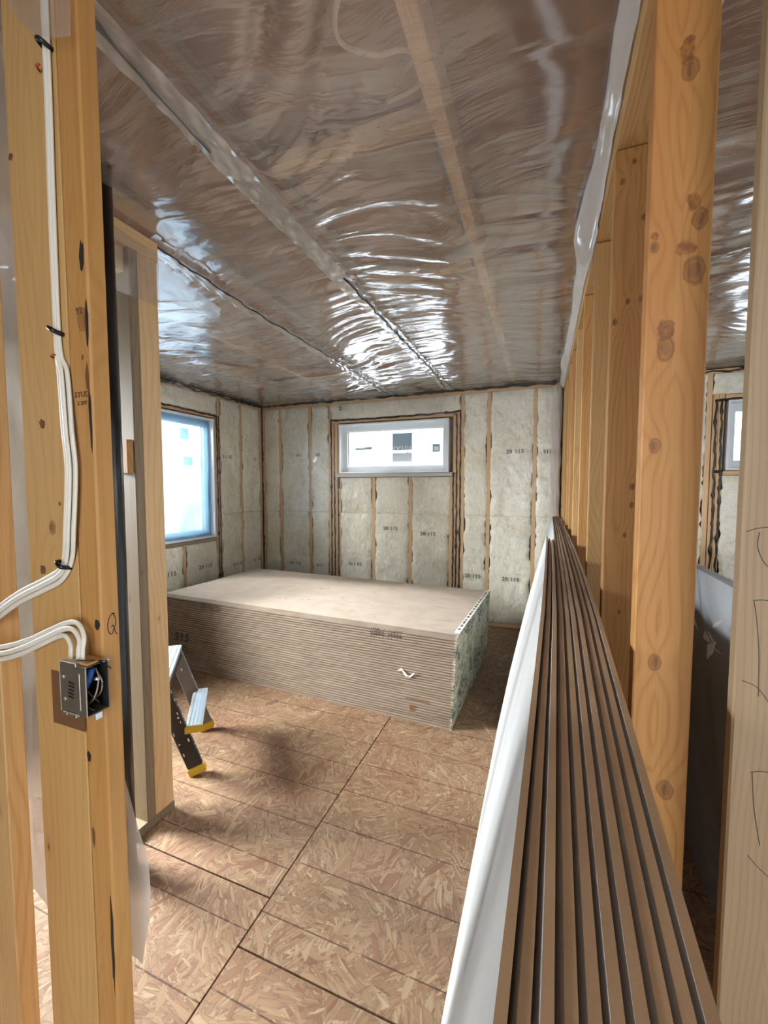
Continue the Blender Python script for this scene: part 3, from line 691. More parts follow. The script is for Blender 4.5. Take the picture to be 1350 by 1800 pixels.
# ---- windows
def window(name, axis, a0, a1, z0, z1, pos, sgn, split=None):
    """white return box, vinyl frame and pane; pos = wall face, sgn = outward"""
    root = empty(name); tag(root, kind='structure')
    t = 0.018; dep = 0.135
    def B(nm, u0, u1, d0, d1, c0, c1, mat, parent=root, bev=0.001):
        lo, hi = sorted((pos + sgn * d0, pos + sgn * d1))
        return box(nm, u0, u1, lo, hi, c0, c1, mat, parent, bev) if axis == 'y' else box(nm, lo, hi, u0, u1, c0, c1, mat, parent, bev)
    B('jamb', a0, a0 + t, -0.006, dep, z0, z1, M['vinyl']); B('jamb', a1 - t, a1, -0.006, dep, z0, z1, M['vinyl'])
    B('head_jamb', a0 + t, a1 - t, -0.006, dep, z1 - t, z1, M['vinyl']); B('window_sill', a0 + t, a1 - t, -0.006, dep, z0, z0 + t, M['vinyl'])
    fw = 0.055; f0, f1 = 0.075, 0.15
    B('window_frame', a0 + t, a0 + t + fw, f0, f1, z0 + t, z1 - t, M['vinyl']); B('window_frame', a1 - t - fw, a1 - t, f0, f1, z0 + t, z1 - t, M['vinyl'])
    B('window_frame', a0 + t + fw, a1 - t - fw, f0, f1, z1 - t - fw, z1 - t, M['vinyl']); B('window_frame', a0 + t + fw, a1 - t - fw, f0, f1, z0 + t, z0 + t + fw, M['vinyl'])
    g = 0.012; q = t + fw
    B('glazing_bead', a0 + q, a0 + q + g, 0.10, 0.115, z0 + q, z1 - q, M['vinyl']); B('glazing_bead', a1 - q - g, a1 - q, 0.10, 0.115, z0 + q, z1 - q, M['vinyl'])
    B('glazing_bead', a0 + q + g, a1 - q - g, 0.10, 0.115, z0 + q, z0 + q + g, M['vinyl']); B('glazing_bead', a0 + q + g, a1 - q - g, 0.10, 0.115, z1 - q - g, z1 - q, M['vinyl'])
    B('pane', a0 + q, a1 - q, 0.118, 0.122, z0 + q, z1 - q, M['glass'], bev=0)
    return root
w2 = window('window_2', 'y', *WB[:2], *WB[2:], YB, 1)
w1 = window('window_1', 'x', *WL[:2], *WL[2:], XL, -1)
w4 = window('window_added', 'x', *WL2[:2], *WL2[2:], XL, -1)  # window added for its light, mostly hidden by the near framing
w3 = window('window_3', 'y', *WR[:2], *WR[2:], YB, 1)
# stickers on the panes
yg = YB + 0.1165
box('sticker', -1.59, -1.36, yg - 0.001, yg, 1.83, 2.02, M['sticker'], w2, 0)
text('sticker_text', 'IXUJI', 0.085, M['vinyl'], w2, facing((-1.475, yg - 0.002, 1.842), 'back'))
box('sticker', -1.59, -1.36, yg - 0.001, yg, 1.70, 1.80, M['sticker_pale'], w2, 0)
box('sticker', -1.13, -1.045, yg - 0.001, yg, 1.80, 1.885, M['sticker'], w2, 0)
box('sticker_text', -1.115, -1.06, yg - 0.003, yg - 0.002, 1.815, 1.86, M['vinyl'], w2, 0)
box('sticker', -2.05, -1.93, yg - 0.001, yg, 1.845, 1.875, M['sticker_pale'], w2, 0)
box('sticker', -1.93, -1.84, yg - 0.001, yg, 1.85, 1.88, M['sticker'], w2, 0)
xg = XL - 0.1165
box('sticker', xg, xg + 0.001, 3.12, 3.23, 1.90, 2.01, M['sticker'], w1, 0)
box('sticker', xg, xg + 0.001, 3.15, 3.27, 1.64, 1.73, M['sticker'], w1, 0)
# frosted protective film inside the side window
U, Z = np.meshgrid(np.linspace(WL[0] + 0.02, WL[1] - 0.02, 60), np.linspace(WL[2] + 0.02, WL[3] - 0.02, 60), indexing='ij')
dd = 0.035 + 0.012 * vnoise(U * 5, Z * 3, 3) + 0.008 * vnoise(U * 2 + Z * 9, Z, 8)
fl = grid_obj('window_film', np.stack([XL - dd, U, Z], -1), M['window_film'])
tag(fl, 'pale blue frosted plastic film hung inside the tall side window', 'plastic sheet')

# ---- stud partition at the right (wall_right), open studs
PX0, PX1 = 0.160, 0.249
wall_right = box('wall_right', PX0, PX1, 0.72, 4.25, 0.0, 0.038, M['pine'], bev=0.0015); tag(wall_right, kind='structure')
WRC = Vector(wall_right.location)
def rp(o): o.location = Vector(o.location) - WRC; o.parent = wall_right; return o
kn = [(0.0015, 0.937), (0.026, 0.693), (0.008, 0.724), (0.021, 0.617), (-0.016, 0.488), (-0.025, 0.319), (-0.014, -0.066)]
hz = 1.170
M['pine_front'] = wood('pine_front', srgb(200, 148, 86), srgb(152, 92, 40), ring=62, knotty=0.0,
    knots=[(0.0055, 0.928, 0.0115, 0.005, 1.9), (0.0275, 0.688, 0.0110, 0.010, 1.5), (0.022, 0.606, 0.0150, 0.012, 0.9), (-0.014, 0.482, 0.0125, 0.001, 1.5), (-0.024, 0.318, 0.0085), (-0.012, -0.068, 0.0100), (0.012, -0.30, 0.012), (-0.036, 0.655, 0.0065, 0.0, 1.3)])
M['pine_second'] = wood('pine_second', srgb(204, 154, 96), srgb(160, 102, 50), ring=80, knotty=0.0,
    knots=[(0.0, 1.095, 0.005), (-0.027, 1.05, 0.006), (0.024, 0.95, 0.0055), (-0.005, 0.74, 0.005), (0.026, 0.742, 0.006), (-0.034, 0.69, 0.006), (0.02, 0.248, 0.006), (0.021, 0.198, 0.006), (0.007, 0.115, 0.005), (0.0, -0.1, 0.004)])
rows = [0.846, 1.285, 1.725, 2.165, 2.60, 2.98, 3.30, 3.74, 4.18]
for i, y in enumerate(rows):
    m = M['pine_front'] if i == 0 else M['pine_second'] if i == 1 else M['pine_warm'] if i % 2 else M['pine']
    top = 2.302 if i else 2.302
    o = rp(stick('stud', ((PX0 + PX1) / 2, y + 0.019, 0.038), ((PX0 + PX1) / 2, y + 0.019, top), PX1 - PX0, 0.038, m, bev=0.002))
    if i == 0: o['label'] = 'nearest stud with big brown knots and arched grain'
for z0 in (2.304, 2.343, 2.382):
    me = box_mesh(0.089, 0.038, 3.56, [M['pine']]); o = link('top_plate', me, None, ((PX0 + PX1) / 2, 2.49, z0 + 0.019), (math.pi / 2, 0, 0)); rp(o)
# ---- plumbing partition (wall_side): stud pair with plates over the opening
wall_side = box('wall_side', -1.579, -1.490, 1.10, 1.289, 0.0, 0.038, M['pine_dull'], bev=0.0015); tag(wall_side, kind='structure')
WSC = Vector(wall_side.location)
def sp(o): o.location = Vector(o.location) - WSC; o.parent = wall_side; return o
sp(stick('stud', (-1.5345, 1.175, 0.038), (-1.5345, 1.175, 2.33), 0.089, 0.037, M['pine_dull'], bev=0.002))
sp(stick('stud', (-1.509, 1.2395, 0.038), (-1.509, 1.2395, 2.33), 0.038, 0.089, M['pine_light'], bev=0.002))
sp(stick('stud', (-1.553, 1.2395, 0.038), (-1.553, 1.2395, 2.33), 0.038, 0.089, M['pine_light'], bev=0.002))
sp(stick('stud', (-1.5345, 0.42, 0.038), (-1.5345, 0.42, 2.33), 0.089, 0.037, M['pine_dull'], bev=0.002))
for z0 in (2.331, 2.370):
    sp(link('top_plate', box_mesh(0.089, 0.038, 1.2, [M['pine_light']]), None, (-1.5345, 0.69, z0 + 0.019), (math.pi / 2, 0, 0)))
sp(link('header', box_mesh(0.038, 0.089, 0.74, [M['pine_light']]), None, (-1.5345, 0.80, 2.284), (math.pi / 2, 0, 0)))
sp(box('block', -1.57, -1.494, 1.128, 1.155, 1.47, 1.60, M['pine_warm']))

# ---- near framing at the left carrying the cables (wall_near)
NY = 0.50
wall_near = box('wall_near', -1.30, -0.744, NY, NY + 0.038, 0.0, 0.038, M['pine'], bev=0.0015); tag(wall_near, kind='structure')
WNC = Vector(wall_near.location)
def np_(o): o.location = Vector(o.location) - WNC; o.parent = wall_near; return o
M['pine_wane'] = wood('pine_wane', srgb(194, 146, 84), srgb(160, 104, 50), ring=60, ringy=0.7, knotty=0.6, wane=False, knots=[(0.012, 0.5, 0.013)])
o = np_(stick('stud', (-0.8750, NY + 0.019, 0.038), (-0.8750, NY + 0.019, 2.38), 0.145, 0.038, M['pine_near'], bev=0.002)); o['label'] = 'wide stud that carries the white cables'
o = np_(stick('stud', (-0.7718, NY + 0.0175, 0.038), (-0.7718, NY + 0.0175, 2.38), 0.0556, 0.035, M['pine_wane'], bev=0.0035)); o['label'] = 'corner stud with bark pockets and a marker letter'
np_(stick('stud', (-0.967, NY + 0.042, 0.038), (-0.967, NY + 0.042, 2.38), 0.040, 0.038, M['pine_warm'], bev=0.002))
np_(stick('stud', (-1.115, NY + 0.019, 0.038), (-1.115, NY + 0.019, 2.38), 0.100, 0.038, M['pine'], bev=0.002))
# bark pockets on the arris and marker letter
def blob(name, pts, mat, par, thick=0.0006):
    return par(mesh_py(name, pts, [tuple(range(len(pts)))], mat))
def ell_c(y0, z0, ry, rz, n=14, sx=-0.7438):
    return [(sx, y0 + ry * math.cos(2 * math.pi * k / n), z0 + rz * math.sin(2 * math.pi * k / n)) for k in range(n)]
def ell_f(x0, z0, rx, rz, n=14, sy=NY - 0.0004, jag=0.25):
    rn = random.Random(int(z0 * 1000)); return [(x0 + rx * math.cos(2 * math.pi * k / n) * rn.uniform(1 - jag, 1 + jag), sy, z0 + rz * math.sin(2 * math.pi * k / n) * rn.uniform(1 - jag, 1 + jag)) for k in range(n)][::-1]
blob('bark_pocket', ell_f(-0.7555, 1.815, 0.0065, 0.026), M['ink'], np_)
blob('bark_pocket', ell_f(-0.7495, 1.700, 0.0038, 0.042, jag=0.1), M['ink'], np_)
blob('bark_pocket', ell_f(-0.7500, 1.535, 0.0036, 0.060, jag=0.3), M['ink'], np_)
blob('bark_pocket', ell_f(-0.7540, 1.610, 0.0050, 0.022), M['ink_brown'], np_)
blob('bark_pocket', ell_f(-0.7500, 0.545, 0.0040, 0.100, jag=0.3), M['ink'], np_)
blob('knot', ell_f(-0.7560, 1.165, 0.0075, 0.010), M['ink'], np_)
blob('knot', ell_f(-0.7935, 0.905, 0.0055, 0.012), M['ink'], np_)
blob('knot', ell_f(-0.7900, 0.745, 0.0045, 0.020), M['ink_brown'], np_)
blob('knot', ell_f(-0.7640, 1.645, 0.0030, 0.005), M['ink_brown'], np_)
for (x, z, r) in [(-0.885, 1.535, 0.0085), (-0.905, 1.255, 0.0085), (-0.845, 1.385, 0.0035), (-0.94, 2.03, .006)]: blob('knot', ell_f(x, z, r, r * 1.1), M['ink_brown'], np_)
q = [(0.012, 0.020), (0.004, 0.022), (-0.006, 0.014), (-0.010, 0.0), (-0.006, -0.012), (0.002, -0.014), (0.008, -0.006)]
q2 = [(0.004, 0.023), (0.012, 0.014), (0.013, 0.002), (0.006, -0.008)]
q3 = [(0.000, -0.002), (0.006, 0.000), (0.012, -0.014), (0.018, -0.018)]
for pts in (q, q2, q3):
    np_(tube('marker_letter', spline([(-0.7438, 0.5175 + a * 0.65, 1.158 + b * 1.05) for a, b in pts], 5), 0.0009, M['ink'], None, 5, 0.4, (1, 0, 0)))
np_(text('stamp', '92', 0.016, M['ink_brown'], None, facing((-0.768, NY - 0.0006, 1.725), 'back')))
np_(text('stamp', 'STUD', 0.014, M['ink_brown'], None, facing((-0.770, NY - 0.0006, 1.580), 'back')))
np_(text('stamp', '2 SPF', 0.010, M['ink_brown'], None, facing((-0.770, NY - 0.0006, 1.565), 'back')))

# ---- post at the right edge (wall_hall)
wall_hall = box('wall_hall', 0.25, 0.36, 0.66, 0.74, 0.0, 0.038, M['pine_grey'], bev=0.001); tag(wall_hall, kind='structure')
WHC = Vector(wall_hall.location)
post = stick('stud', (0.3015, 0.71, 0.038), (0.3015, 0.71, 2.43), 0.089, 0.038, M['pine_grey'], bev=0.003); post.rotation_euler.z = math.radians(-10)
post.location = Vector(post.location) - WHC; post.parent = wall_hall; post['label'] = 'weathered stud with pencil scrawl'
bpy.context.view_layer.update()
def onpost(a, z): # a across the face
    return (a, -0.0193, z - (2.43 + 0.038) / 2)
for pts in ([(-0.040, 1.355), (-0.02, 1.362), (0.03, 1.365)], [(-0.026, 1.355), (-0.027, 1.335), (-0.018, 1.312), (0.0, 1.300), (0.02, 1.297)],
            [(-0.028, 1.262), (-0.012, 1.263), (0.004, 1.25), (0.03, 1.225)], [(-0.028, 1.262), (-0.024, 1.235), (-0.020, 1.19), (-0.018, 1.13)],
            [(-0.036, 1.148), (-0.02, 1.142), (-0.005, 1.122), (0.02, 1.095)], [(-0.022, 1.02), (-0.01, 1.026), (0.02, 1.03)], [(-0.02, 1.02), (-0.016, 0.97), (-0.008, 0.92)], [(-0.02, 0.90), (-0.005, 0.885), (0.03, 0.86)]):
    tube('pencil_line', spline([onpost(a, z) for a, z in pts], 6), 0.00055, M['ink_soft'], post, 5, 0.4, (0, 1, 0))

# ---- hall end behind the camera: wall with a wide open doorway lets daylight in
wall_front = holed('wall_front', 'y', YF, 0.1, -3.45, 3.3, [(-0.35, 1.0, 0.0, 2.2)], M['gyp_face'])
wall_outer = holed('wall_outer', 'x', 3.2, 0.1, YF, YB + 0.12, [(0.5, 2.6, 0.9, 2.1)], M['gyp_face'])
ground = mesh_py('ground', [(-40, -40, -0.5), (40, -40, -0.5), (40, 40, -0.5), (-40, 40, -0.5)], [(0, 1, 2, 3)], M['snow']); tag(ground, kind='structure')

# ================================================================== THINGS
ORD = ['first', 'second', 'third', 'fourth', 'fifth', 'sixth', 'seventh', 'eighth', 'ninth', 'tenth', 'eleventh', 'twelfth', 'thirteenth', 'fourteenth', 'fifteenth', 'sixteenth', 'seventeenth', 'eighteenth', 'nineteenth', 'twentieth',
       'twenty-first', 'twenty-second', 'twenty-third', 'twenty-fourth', 'twenty-fifth', 'twenty-sixth', 'twenty-seventh', 'twenty-eighth', 'twenty-ninth', 'thirtieth', 'thirty-first', 'thirty-second', 'thirty-third', 'thirty-fourth']
# ---- flat stack of drywall sheets
NS = 34; TH = 0.0159; PITCHZ = 0.0162
A0 = math.radians(-2.3)
sc_c = Vector((-0.400, 3.500, 0)); ux = Vector((math.cos(A0), math.sin(A0), 0)); uy = Vector((-math.sin(A0), math.cos(A0), 0))
L, W = 2.44, 1.20
centre = sc_c - ux * L / 2 - uy * W / 2
def sheet_mesh():
    bm = bmesh.new()
    hw, t2 = W / 2, TH / 2; hl = L / 2 - 0.004
    prof = [(-hw + 0.06, t2), (-hw + 0.003, t2 - 0.0052), (-hw, t2 - 0.0066), (-hw, -t2 + 0.001), (-hw + 0.003, -t2), (hw, -t2), (hw, t2 - 0.004), (hw - 0.06, t2)]
    a = [bm.verts.new((-hl, y, z)) for y, z in prof]; b = [bm.verts.new((hl, y, z)) for y, z in prof]
    n = len(prof)
    for i in range(n):
        j = (i + 1) % n; f = bm.faces.new((a[i], b[i], b[j], a[j])); f.material_index = 0 if i in (4, 6, 7) else 1
    bm.faces.new(a).material_index = 2; bm.faces.new(b[::-1]).material_index = 2
    bmesh.ops.recalc_face_normals(bm, faces=bm.faces)
    me = bpy.data.meshes.new('sheet'); bm.to_mesh(me); bm.free()
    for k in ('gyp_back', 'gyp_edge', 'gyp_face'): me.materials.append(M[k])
    return me
sm = sheet_mesh()
def tape_mesh(seed):
    rn = random.Random(seed); n = 26; vs = []; fs = []
    for i in range(n + 1):
        y = -W / 2 + 0.001 + (W - 0.002) * i / n; d = 0.003 + 0.006 * rn.random() + (0.004 if rn.random() < 0.2 else 0)
        zt = TH / 2 - (0.004 if i in (0, n) else 0)
        vs += [(L / 2 - 0.012, y, zt + 0.0003), (L / 2 + d * 0.5, y, zt - 0.001), (L / 2 + d, y, rn.uniform(-.003, .003)), (L / 2 + d * 0.3, y, -TH / 2 + 0.0002), (L / 2 - 0.006, y, -TH / 2 + 0.0002)]
    for i in range(n):
        for k in range(4): a = i * 5 + k; fs.append((a, a + 5, a + 6, a + 1))
        fs.append((i * 5 + 4, i * 5 + 9, i * 5 + 5, i * 5))
    fs.append((0, 1, 2, 3, 4)); fs.append(tuple(n * 5 + k for k in (4, 3, 2, 1, 0)))
    me = bpy.data.meshes.new('end_tape'); me.from_pydata(vs, [], fs); me.materials.append(M['end_tape']); me.update(); return me
tms = [tape_mesh(s) for s in range(5)]
sheets = []
for i in range(NS):
    z = TH / 2 + i * PITCHZ
    j = random.uniform(-0.003, 0.003); k = random.uniform(-0.0035, 0.0035) + 0.010 * (1 - i / NS) * -0.4
    ro = empty('drywall_sheet', centre + ux * (k - 0.02 * (1 - i / NS)) + uy * j + Vector((0, 0, z)), (0, 0, A0))
    if i == NS - 1: lab = 'topmost drywall sheet of the floor stack, its broad brown back face showing'
    elif i == 0: lab = 'bottom drywall sheet of the floor stack, lying on the strand board floor'
    elif i >= NS // 2: lab = 'drywall sheet lying %s from the top of the thick floor stack' % ORD[NS - 1 - i]
    else: lab = 'drywall sheet lying %s up from the floor in the thick stack' % ORD[i]
    tag(ro, lab, 'drywall', 'drywall sheets stacked flat on the floor')
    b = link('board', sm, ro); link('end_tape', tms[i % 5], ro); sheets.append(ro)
topz = TH / 2
# white printed tape on top sheet's end
wt = box('end_label', L / 2 - 0.034, L / 2 + 0.0, -W / 2 + 0.09, W / 2 - 0.01, topz + 0.0004, topz + 0.0030, M['tape_white'], sheets[-1], 0.0004)
wt['label'] = 'white printed end strip'
for k in range(16):
    y = -W / 2 + 0.14 + k * 0.064
    box('print_mark', L / 2 - 0.026, L / 2 - 0.012, y, y + 0.03 + 0.01 * (k % 3), topz + 0.0031, topz + 0.0036, M['ink_soft'], wt, 0, rel=tuple(wt.location))
# handling marks on the top sheet
for (x, y, w, h, a) in [(-0.25, -0.30, 0.030, 0.004, .5), (-0.21, -0.275, .012, .010, 0), (-0.08, -.255, .05, .003, .25), (-0.02, -.24, .016, .007, .2), (-.12, .10, .06, .005, -.4), (-.06, .12, .03, .004, -.5), (.42, -.35, .04, .003, .1), (.5, -.2, .02, .003, .7), (.75, -.1, .014, .004, .2), (.2, -.1, .02, .003, .2), (-.5, .2, .02, .003, 0), (.1, .35, .02, .003, .3), (.62, -.42, .015, .003, .1), (-.6, -.2, .02, .003, .3), (.35, .25, .02, .003, .3)]:
    o = box('scuff', -w / 2, w / 2, -h / 2, h / 2, 0, 0.0003, M['ink_brown'] if abs(x) > .3 else M['ink'], sheets[-1], 0); o.location = (x, y, topz + 0.0004); o.rotation_euler.z = a
# ink stamps along the front long edge (rows of strokes over the top sheets)
def strokes(x0, n, dx, rows, seed, par_top, wd=0.0042):
    rn = random.Random(seed)
    for r in range(rows):
        sh = sheets[NS - 1 - par_top - r]
        for k in range(n):
            if rn.random() < 0.16: continue
            h = 0.0105 * rn.uniform(0.7, 1.0); w = wd * rn.uniform(0.6, 1.4)
            xx = x0 + k * dx + rn.uniform(-.001, .001)
            box('ink_stroke', xx, xx + w, -W / 2 - 0.0009, -W / 2 - 0.0002, -TH / 2 + 0.0005, -TH / 2 + 0.0005 + h, M['ink'], sh, 0)
strokes(-0.753, 13, 0.0160, 4, 1, 0, 0.0070)
strokes(0.683, 8, 0.0120, 4, 2, 0); strokes(0.800, 5, 0.020, 4, 3, 0)
box('ink_stroke', 0.683, 0.78, -W / 2 - .0009, -W / 2 - .0002, -.006, -.003, M['ink'], sheets[NS - 3], 0)
box('ink_stroke', 0.80, 0.89, -W / 2 - .0009, -W / 2 - .0002, -.004, .001, M['ink'], sheets[NS - 3], 0)
# marker writing on the edges, sized to span several sheets
sh = sheets[14]
text('marker_text', '515', 0.095, M['ink'], sh, facing((-0.955, -W / 2 - 0.0012, 0.0), 'back', math.radians(3)), shear=0.25)
for (x0, z0, w) in [(-1.0, -0.070, .012), (-.975, -0.073, .010), (-.95, -0.076, .014), (-.925, -0.075, .01), (-.905, -.085, .006), (-.90, -.10, .006), (-.897, -.13, .008)]:
    box('marker_text', x0, x0 + w, -W / 2 - .0012, -W / 2 - .0004, z0, z0 + .014, M['ink'], sh, 0)
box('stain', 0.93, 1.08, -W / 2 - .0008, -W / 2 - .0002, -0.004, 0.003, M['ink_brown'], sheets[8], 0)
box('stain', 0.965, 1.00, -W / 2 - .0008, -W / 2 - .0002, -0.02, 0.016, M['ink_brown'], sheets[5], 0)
# torn paper curl on the stack's long side
rn = random.Random(4); pv = []; pf = []
for i in range(13):
    t_ = i / 12; x = 0.865 + 0.12 * t_; zc = -0.01 + 0.018 * math.sin(t_ * 7)
    pv += [(x, -W / 2 - 0.004 - 0.010 * abs(math.sin(t_ * 9)), zc), (x + 0.004, -W / 2 - 0.003 - 0.014 * abs(math.cos(t_ * 6)), zc + 0.012 + 0.008 * rn.random())]
for i in range(12): a = i * 2; pf.append((a, a + 2, a + 3, a + 1))
mesh_py('torn_paper', pv, pf, M['tape_white'], sheets[18])

# ---- ten drywall boards standing on edge against the studs
def itp(y, tab):
    return float(np.interp(y, [a for a, _ in tab], [b for _, b in tab]))
RT = [(-0.3, 0.098), (0.272, 0.103), (0.382, 0.107), (0.687, 0.116), (1.02, 0.127), (1.45, 0.135), (2.4, 0.147), (4.24, 0.150)]
LT = [(-0.3, -0.030), (0.225, -0.024), (0.351, -0.0195), (0.64, -0.011), (0.974, -0.002), (1.6, 0.009), (2.4, 0.018), (4.24, 0.058)]
LT = [(a, itp(a, RT) - (itp(a, RT) - b) * 1.0) for a, b in LT]
def dz(y): return 0.27 + 0.05 * math.exp(-max(y, 0) / 0.8)
ends = [2.45, 2.38, 2.30, 4.20, 4.235, 4.21, 4.24, 4.19, 4.23, 4.20]
starts = [-0.22, -0.25, -0.20, -0.24, -0.21, -0.26, -0.22, -0.25, -0.21, -0.24]
lo_x = -0.222
for i in range(10):
    ys = [starts[i]] + [y for y in (0.0, 0.2, 0.4, 0.7, 1.0, 1.5, 2.0, 2.6, 3.3) if starts[i] < y < ends[i] - 0.05] + [ends[i]]
    vs, fs, mi = [], [], []
    for y in ys:
        xl, xr = itp(y, LT), itp(y, RT); p = (xr - xl) / 10
        th = min(p * 0.83, 0.0122)
        if y > 3: p = max(p, 0.0098); th = 0.0080
        jit = (random.Random(i * 5).random() - 0.5) * 0.0012
        x = xl + p * i + jit if y <= 3 else xr - p * (10 - i) + jit
        zt = 1.415 - dz(y) + (random.Random(i).random() - 0.5) * 0.003
        bx = lo_x + i * 0.0138
        def at(z, side):
            f = 1 - z / zt; bow = -0.012 * math.sin(math.pi * (1 - f))
            return x + (bx - x) * f + bow + (th if side else 0)
        # profile: left foot, left below taper, left arris, right arris, right below taper, right foot
        vs += [(at(0.0, 0), y, 0.0), (at(0.35, 0), y, 0.35), (at(0.75, 0), y, 0.75), (at(zt - 0.05, 0), y, zt - 0.05), (x + 0.0026, y, zt - 0.001), (x + th * 0.97, y, zt),
               (at(zt - 0.05, 1), y, zt - 0.05), (at(0.75, 1), y, 0.75), (at(0.35, 1), y, 0.35), (at(0.0, 1), y, 0.0)]
    n = 10
    for a in range(len(ys) - 1):
        for k in range(n):
            k2 = (k + 1) % n; fs.append((a * n + k, a * n + k2, (a + 1) * n + k2, (a + 1) * n + k)); mi.append(0 if k in (0, 1, 2, 3) else 1)
    fs.append(tuple(range(n))[::-1]); mi.append(2); fs.append(tuple(range((len(ys) - 1) * n, len(ys) * n))); mi.append(2)
    o = mesh_py('drywall_board', vs, fs, [M['gyp_face'], M['gyp_stand'], M['gyp_edge']])
    o.data.polygons.foreach_set('material_index', mi)
    bm = bmesh.new(); bm.from_mesh(o.data); bmesh.ops.recalc_face_normals(bm, faces=bm.faces); bm.to_mesh(o.data); bm.free()
    lab = ('outermost drywall board stood on edge, its wide white face towards the room' if i == 0 else
           'drywall board stood on edge directly against the open studs' if i == 9 else
           'drywall board stood on edge, %s counting in from the white outer one' % ORD[i])
    tag(o, lab, 'drywall', 'drywall boards stood on edge along the stud partition')

# ---- grey boards leaning in the next room
def lean_board(y0, y1, xt, xb, zt, mat, lab, th=0.013, tilt=0.0):
    vs = []
    for y in (y0, y1):
        d = tilt if y == y1 else 0
        vs += [(xb, y, 0), (xt, y + d, zt), (xt + th, y + d, zt), (xb + th, y, 0)]
    fs = [(0, 1, 2, 3), (7, 6, 5, 4), (0, 4, 5, 1), (1, 5, 6, 2), (2, 6, 7, 3), (3, 7, 4, 0)]
    o = mesh_py('drywall_board', vs, fs, mat); return tag(o, lab, 'drywall', 'drywall leaning in the next room')
lean_board(0.95, 3.35, 0.400, 0.56, 1.20, M['gyp_grey'], 'pale grey drywall board leaning behind the knotty front stud')
lean_board(0.86, 1.33, 0.385, 0.545, 1.20, M['gyp_grey'], 'dark shaded drywall offcut leaning beside the pencil marked post', tilt=-0.02)
# torn plastic shreds on it
rn = random.Random(12); vs = []; fs = []
for k in range(9):
    a = Vector((0.372 + rn.uniform(-.006, .006), 1.14 + rn.uniform(-.09, .09), 1.06 + rn.uniform(-.05, .05)))
    d = Vector((rn.uniform(-.01, .004), rn.uniform(-.07, .07), rn.uniform(-.06, .06))); s = Vector((rn.uniform(-.006, .006), 0.012, rn.uniform(-.014, .014)))
    i0 = len(vs); vs += [a, a + d * .5 + s, a + d, a + d * .5 - s * .4]; fs.append((i0, i0 + 1, i0 + 2, i0 + 3))
o = mesh_py('plastic_scrap', vs, fs, M['poly_milky']); tag(o, 'torn wisp of clear plastic clinging to the grey boards behind the studs', 'plastic scrap')

# ---- black drain pipe
pr = tube('drain_pipe', [(-1.416, 1.0, 0.0), (-1.416, 1.0, 0.6), (-1.412, 1.0, 1.4), (-1.416, 1.0, 2.50)], 0.040, M['pipe'], None, 28, 1.0, (0, 1, 0))
tag(pr, 'tall glossy black plastic drain pipe standing beside the plumbing partition', 'pipe')

# ---- cables on the wide stud
cy = NY - 0.004
def cable(ctrl, label, w=0.0052, flat=0.62, n=10, up=(0, 1, 0)):
    o = tube('electrical_cable', spline(ctrl, n), w, M['cable'], None, 10, flat, up)
    return tag(o, label, 'cable', 'white electrical cables on the wide stud')
# x positions measured along the stud face
def run(off, dy, zend, xend, top_off=0.0):
    pts = [(-0.816, 2.38), (-0.817, 2.107), (-0.821, 1.92), (-0.822, 1.677), (-0.811, 1.62), (-0.796, 1.514), (-0.791, 1.443), (-0.803, 1.339), (-0.822, 1.280), (-0.845, 1.249), (-0.90, 1.224), (-0.97, 1.196), (-1.04, 1.160), (-1.12, 1.11), (-1.2, 1.08)]
    out = []
    for i, (x, z) in enumerate(pts):
        k = 0.35 if i < 4 else 1.0
        if z < 1.27: out.append((x + off * 0.3, cy - dy, z + zend))
        else: out.append((x + off * k, cy - dy - (0.006 if 1.3 < z < 1.6 else 0), z))
    return out
cable(run(0.010, 0.000, -0.007, 0), 'white electrical cable clipped down the wide stud, outer one of the bundle')
cable(run(-0.001, 0.003, 0.002, 0), 'white electrical cable clipped down the wide stud, middle one of the bundle')
cable(run(-0.012, 0.000, 0.010, 0), 'white electrical cable clipped down the wide stud, inner one touching the wood')
def strap(z, x, w, lab, rotz=0.0):
    o = tube('cable_tie', spline([(x - w, cy + 0.003, z + 0.004), (x - w * 0.7, cy - 0.010, z + 0.005), (x, cy - 0.014, z + 0.002), (x + w * 0.7, cy - 0.012, z - 0.003), (x + w, cy + 0.002, z - 0.006)], 5), 0.0028, M['bead'], None, 6, 1.5)
    return tag(o, lab, 'cable tie', 'black straps on the white cables')
strap(2.175, -0.817, 0.011, 'black plastic strap holding the single cable run near the ceiling')
strap(1.695, -0.822, 0.012, 'black plastic strap halfway up the white cable run')
strap(1.272, -0.830, 0.014, 'black plastic strap above the bend where cables turn sideways')
o = tube('cable_staple', [(-0.841, cy + .002, 1.652), (-0.837, cy - .006, 1.653), (-0.821, cy - .006, 1.653), (-0.817, cy + .002, 1.652)], 0.0018, M['redtag'], None, 5); tag(o, 'small red brown staple over the cables below middle strap', 'staple')
o = tube('cable_staple', [(-0.841, cy + .002, 2.145), (-0.837, cy - .006, 2.146), (-0.829, cy - .006, 2.146)], 0.0022, M['redtag'], None, 5); tag(o, 'small red staple just under the uppermost strap', 'staple')
cable([(-0.758, 0.474, 1.090), (-0.758, 0.474, 1.125), (-0.762, 0.480, 1.150), (-0.785, 0.486, 1.167), (-0.82, 0.49, 1.164), (-0.875, 0.49, 1.143), (-0.95, 0.49, 1.112), (-1.04, 0.49, 1.086), (-1.15, 0.49, 1.07)], 'white cable arching out of the steel box, upper one of the three')
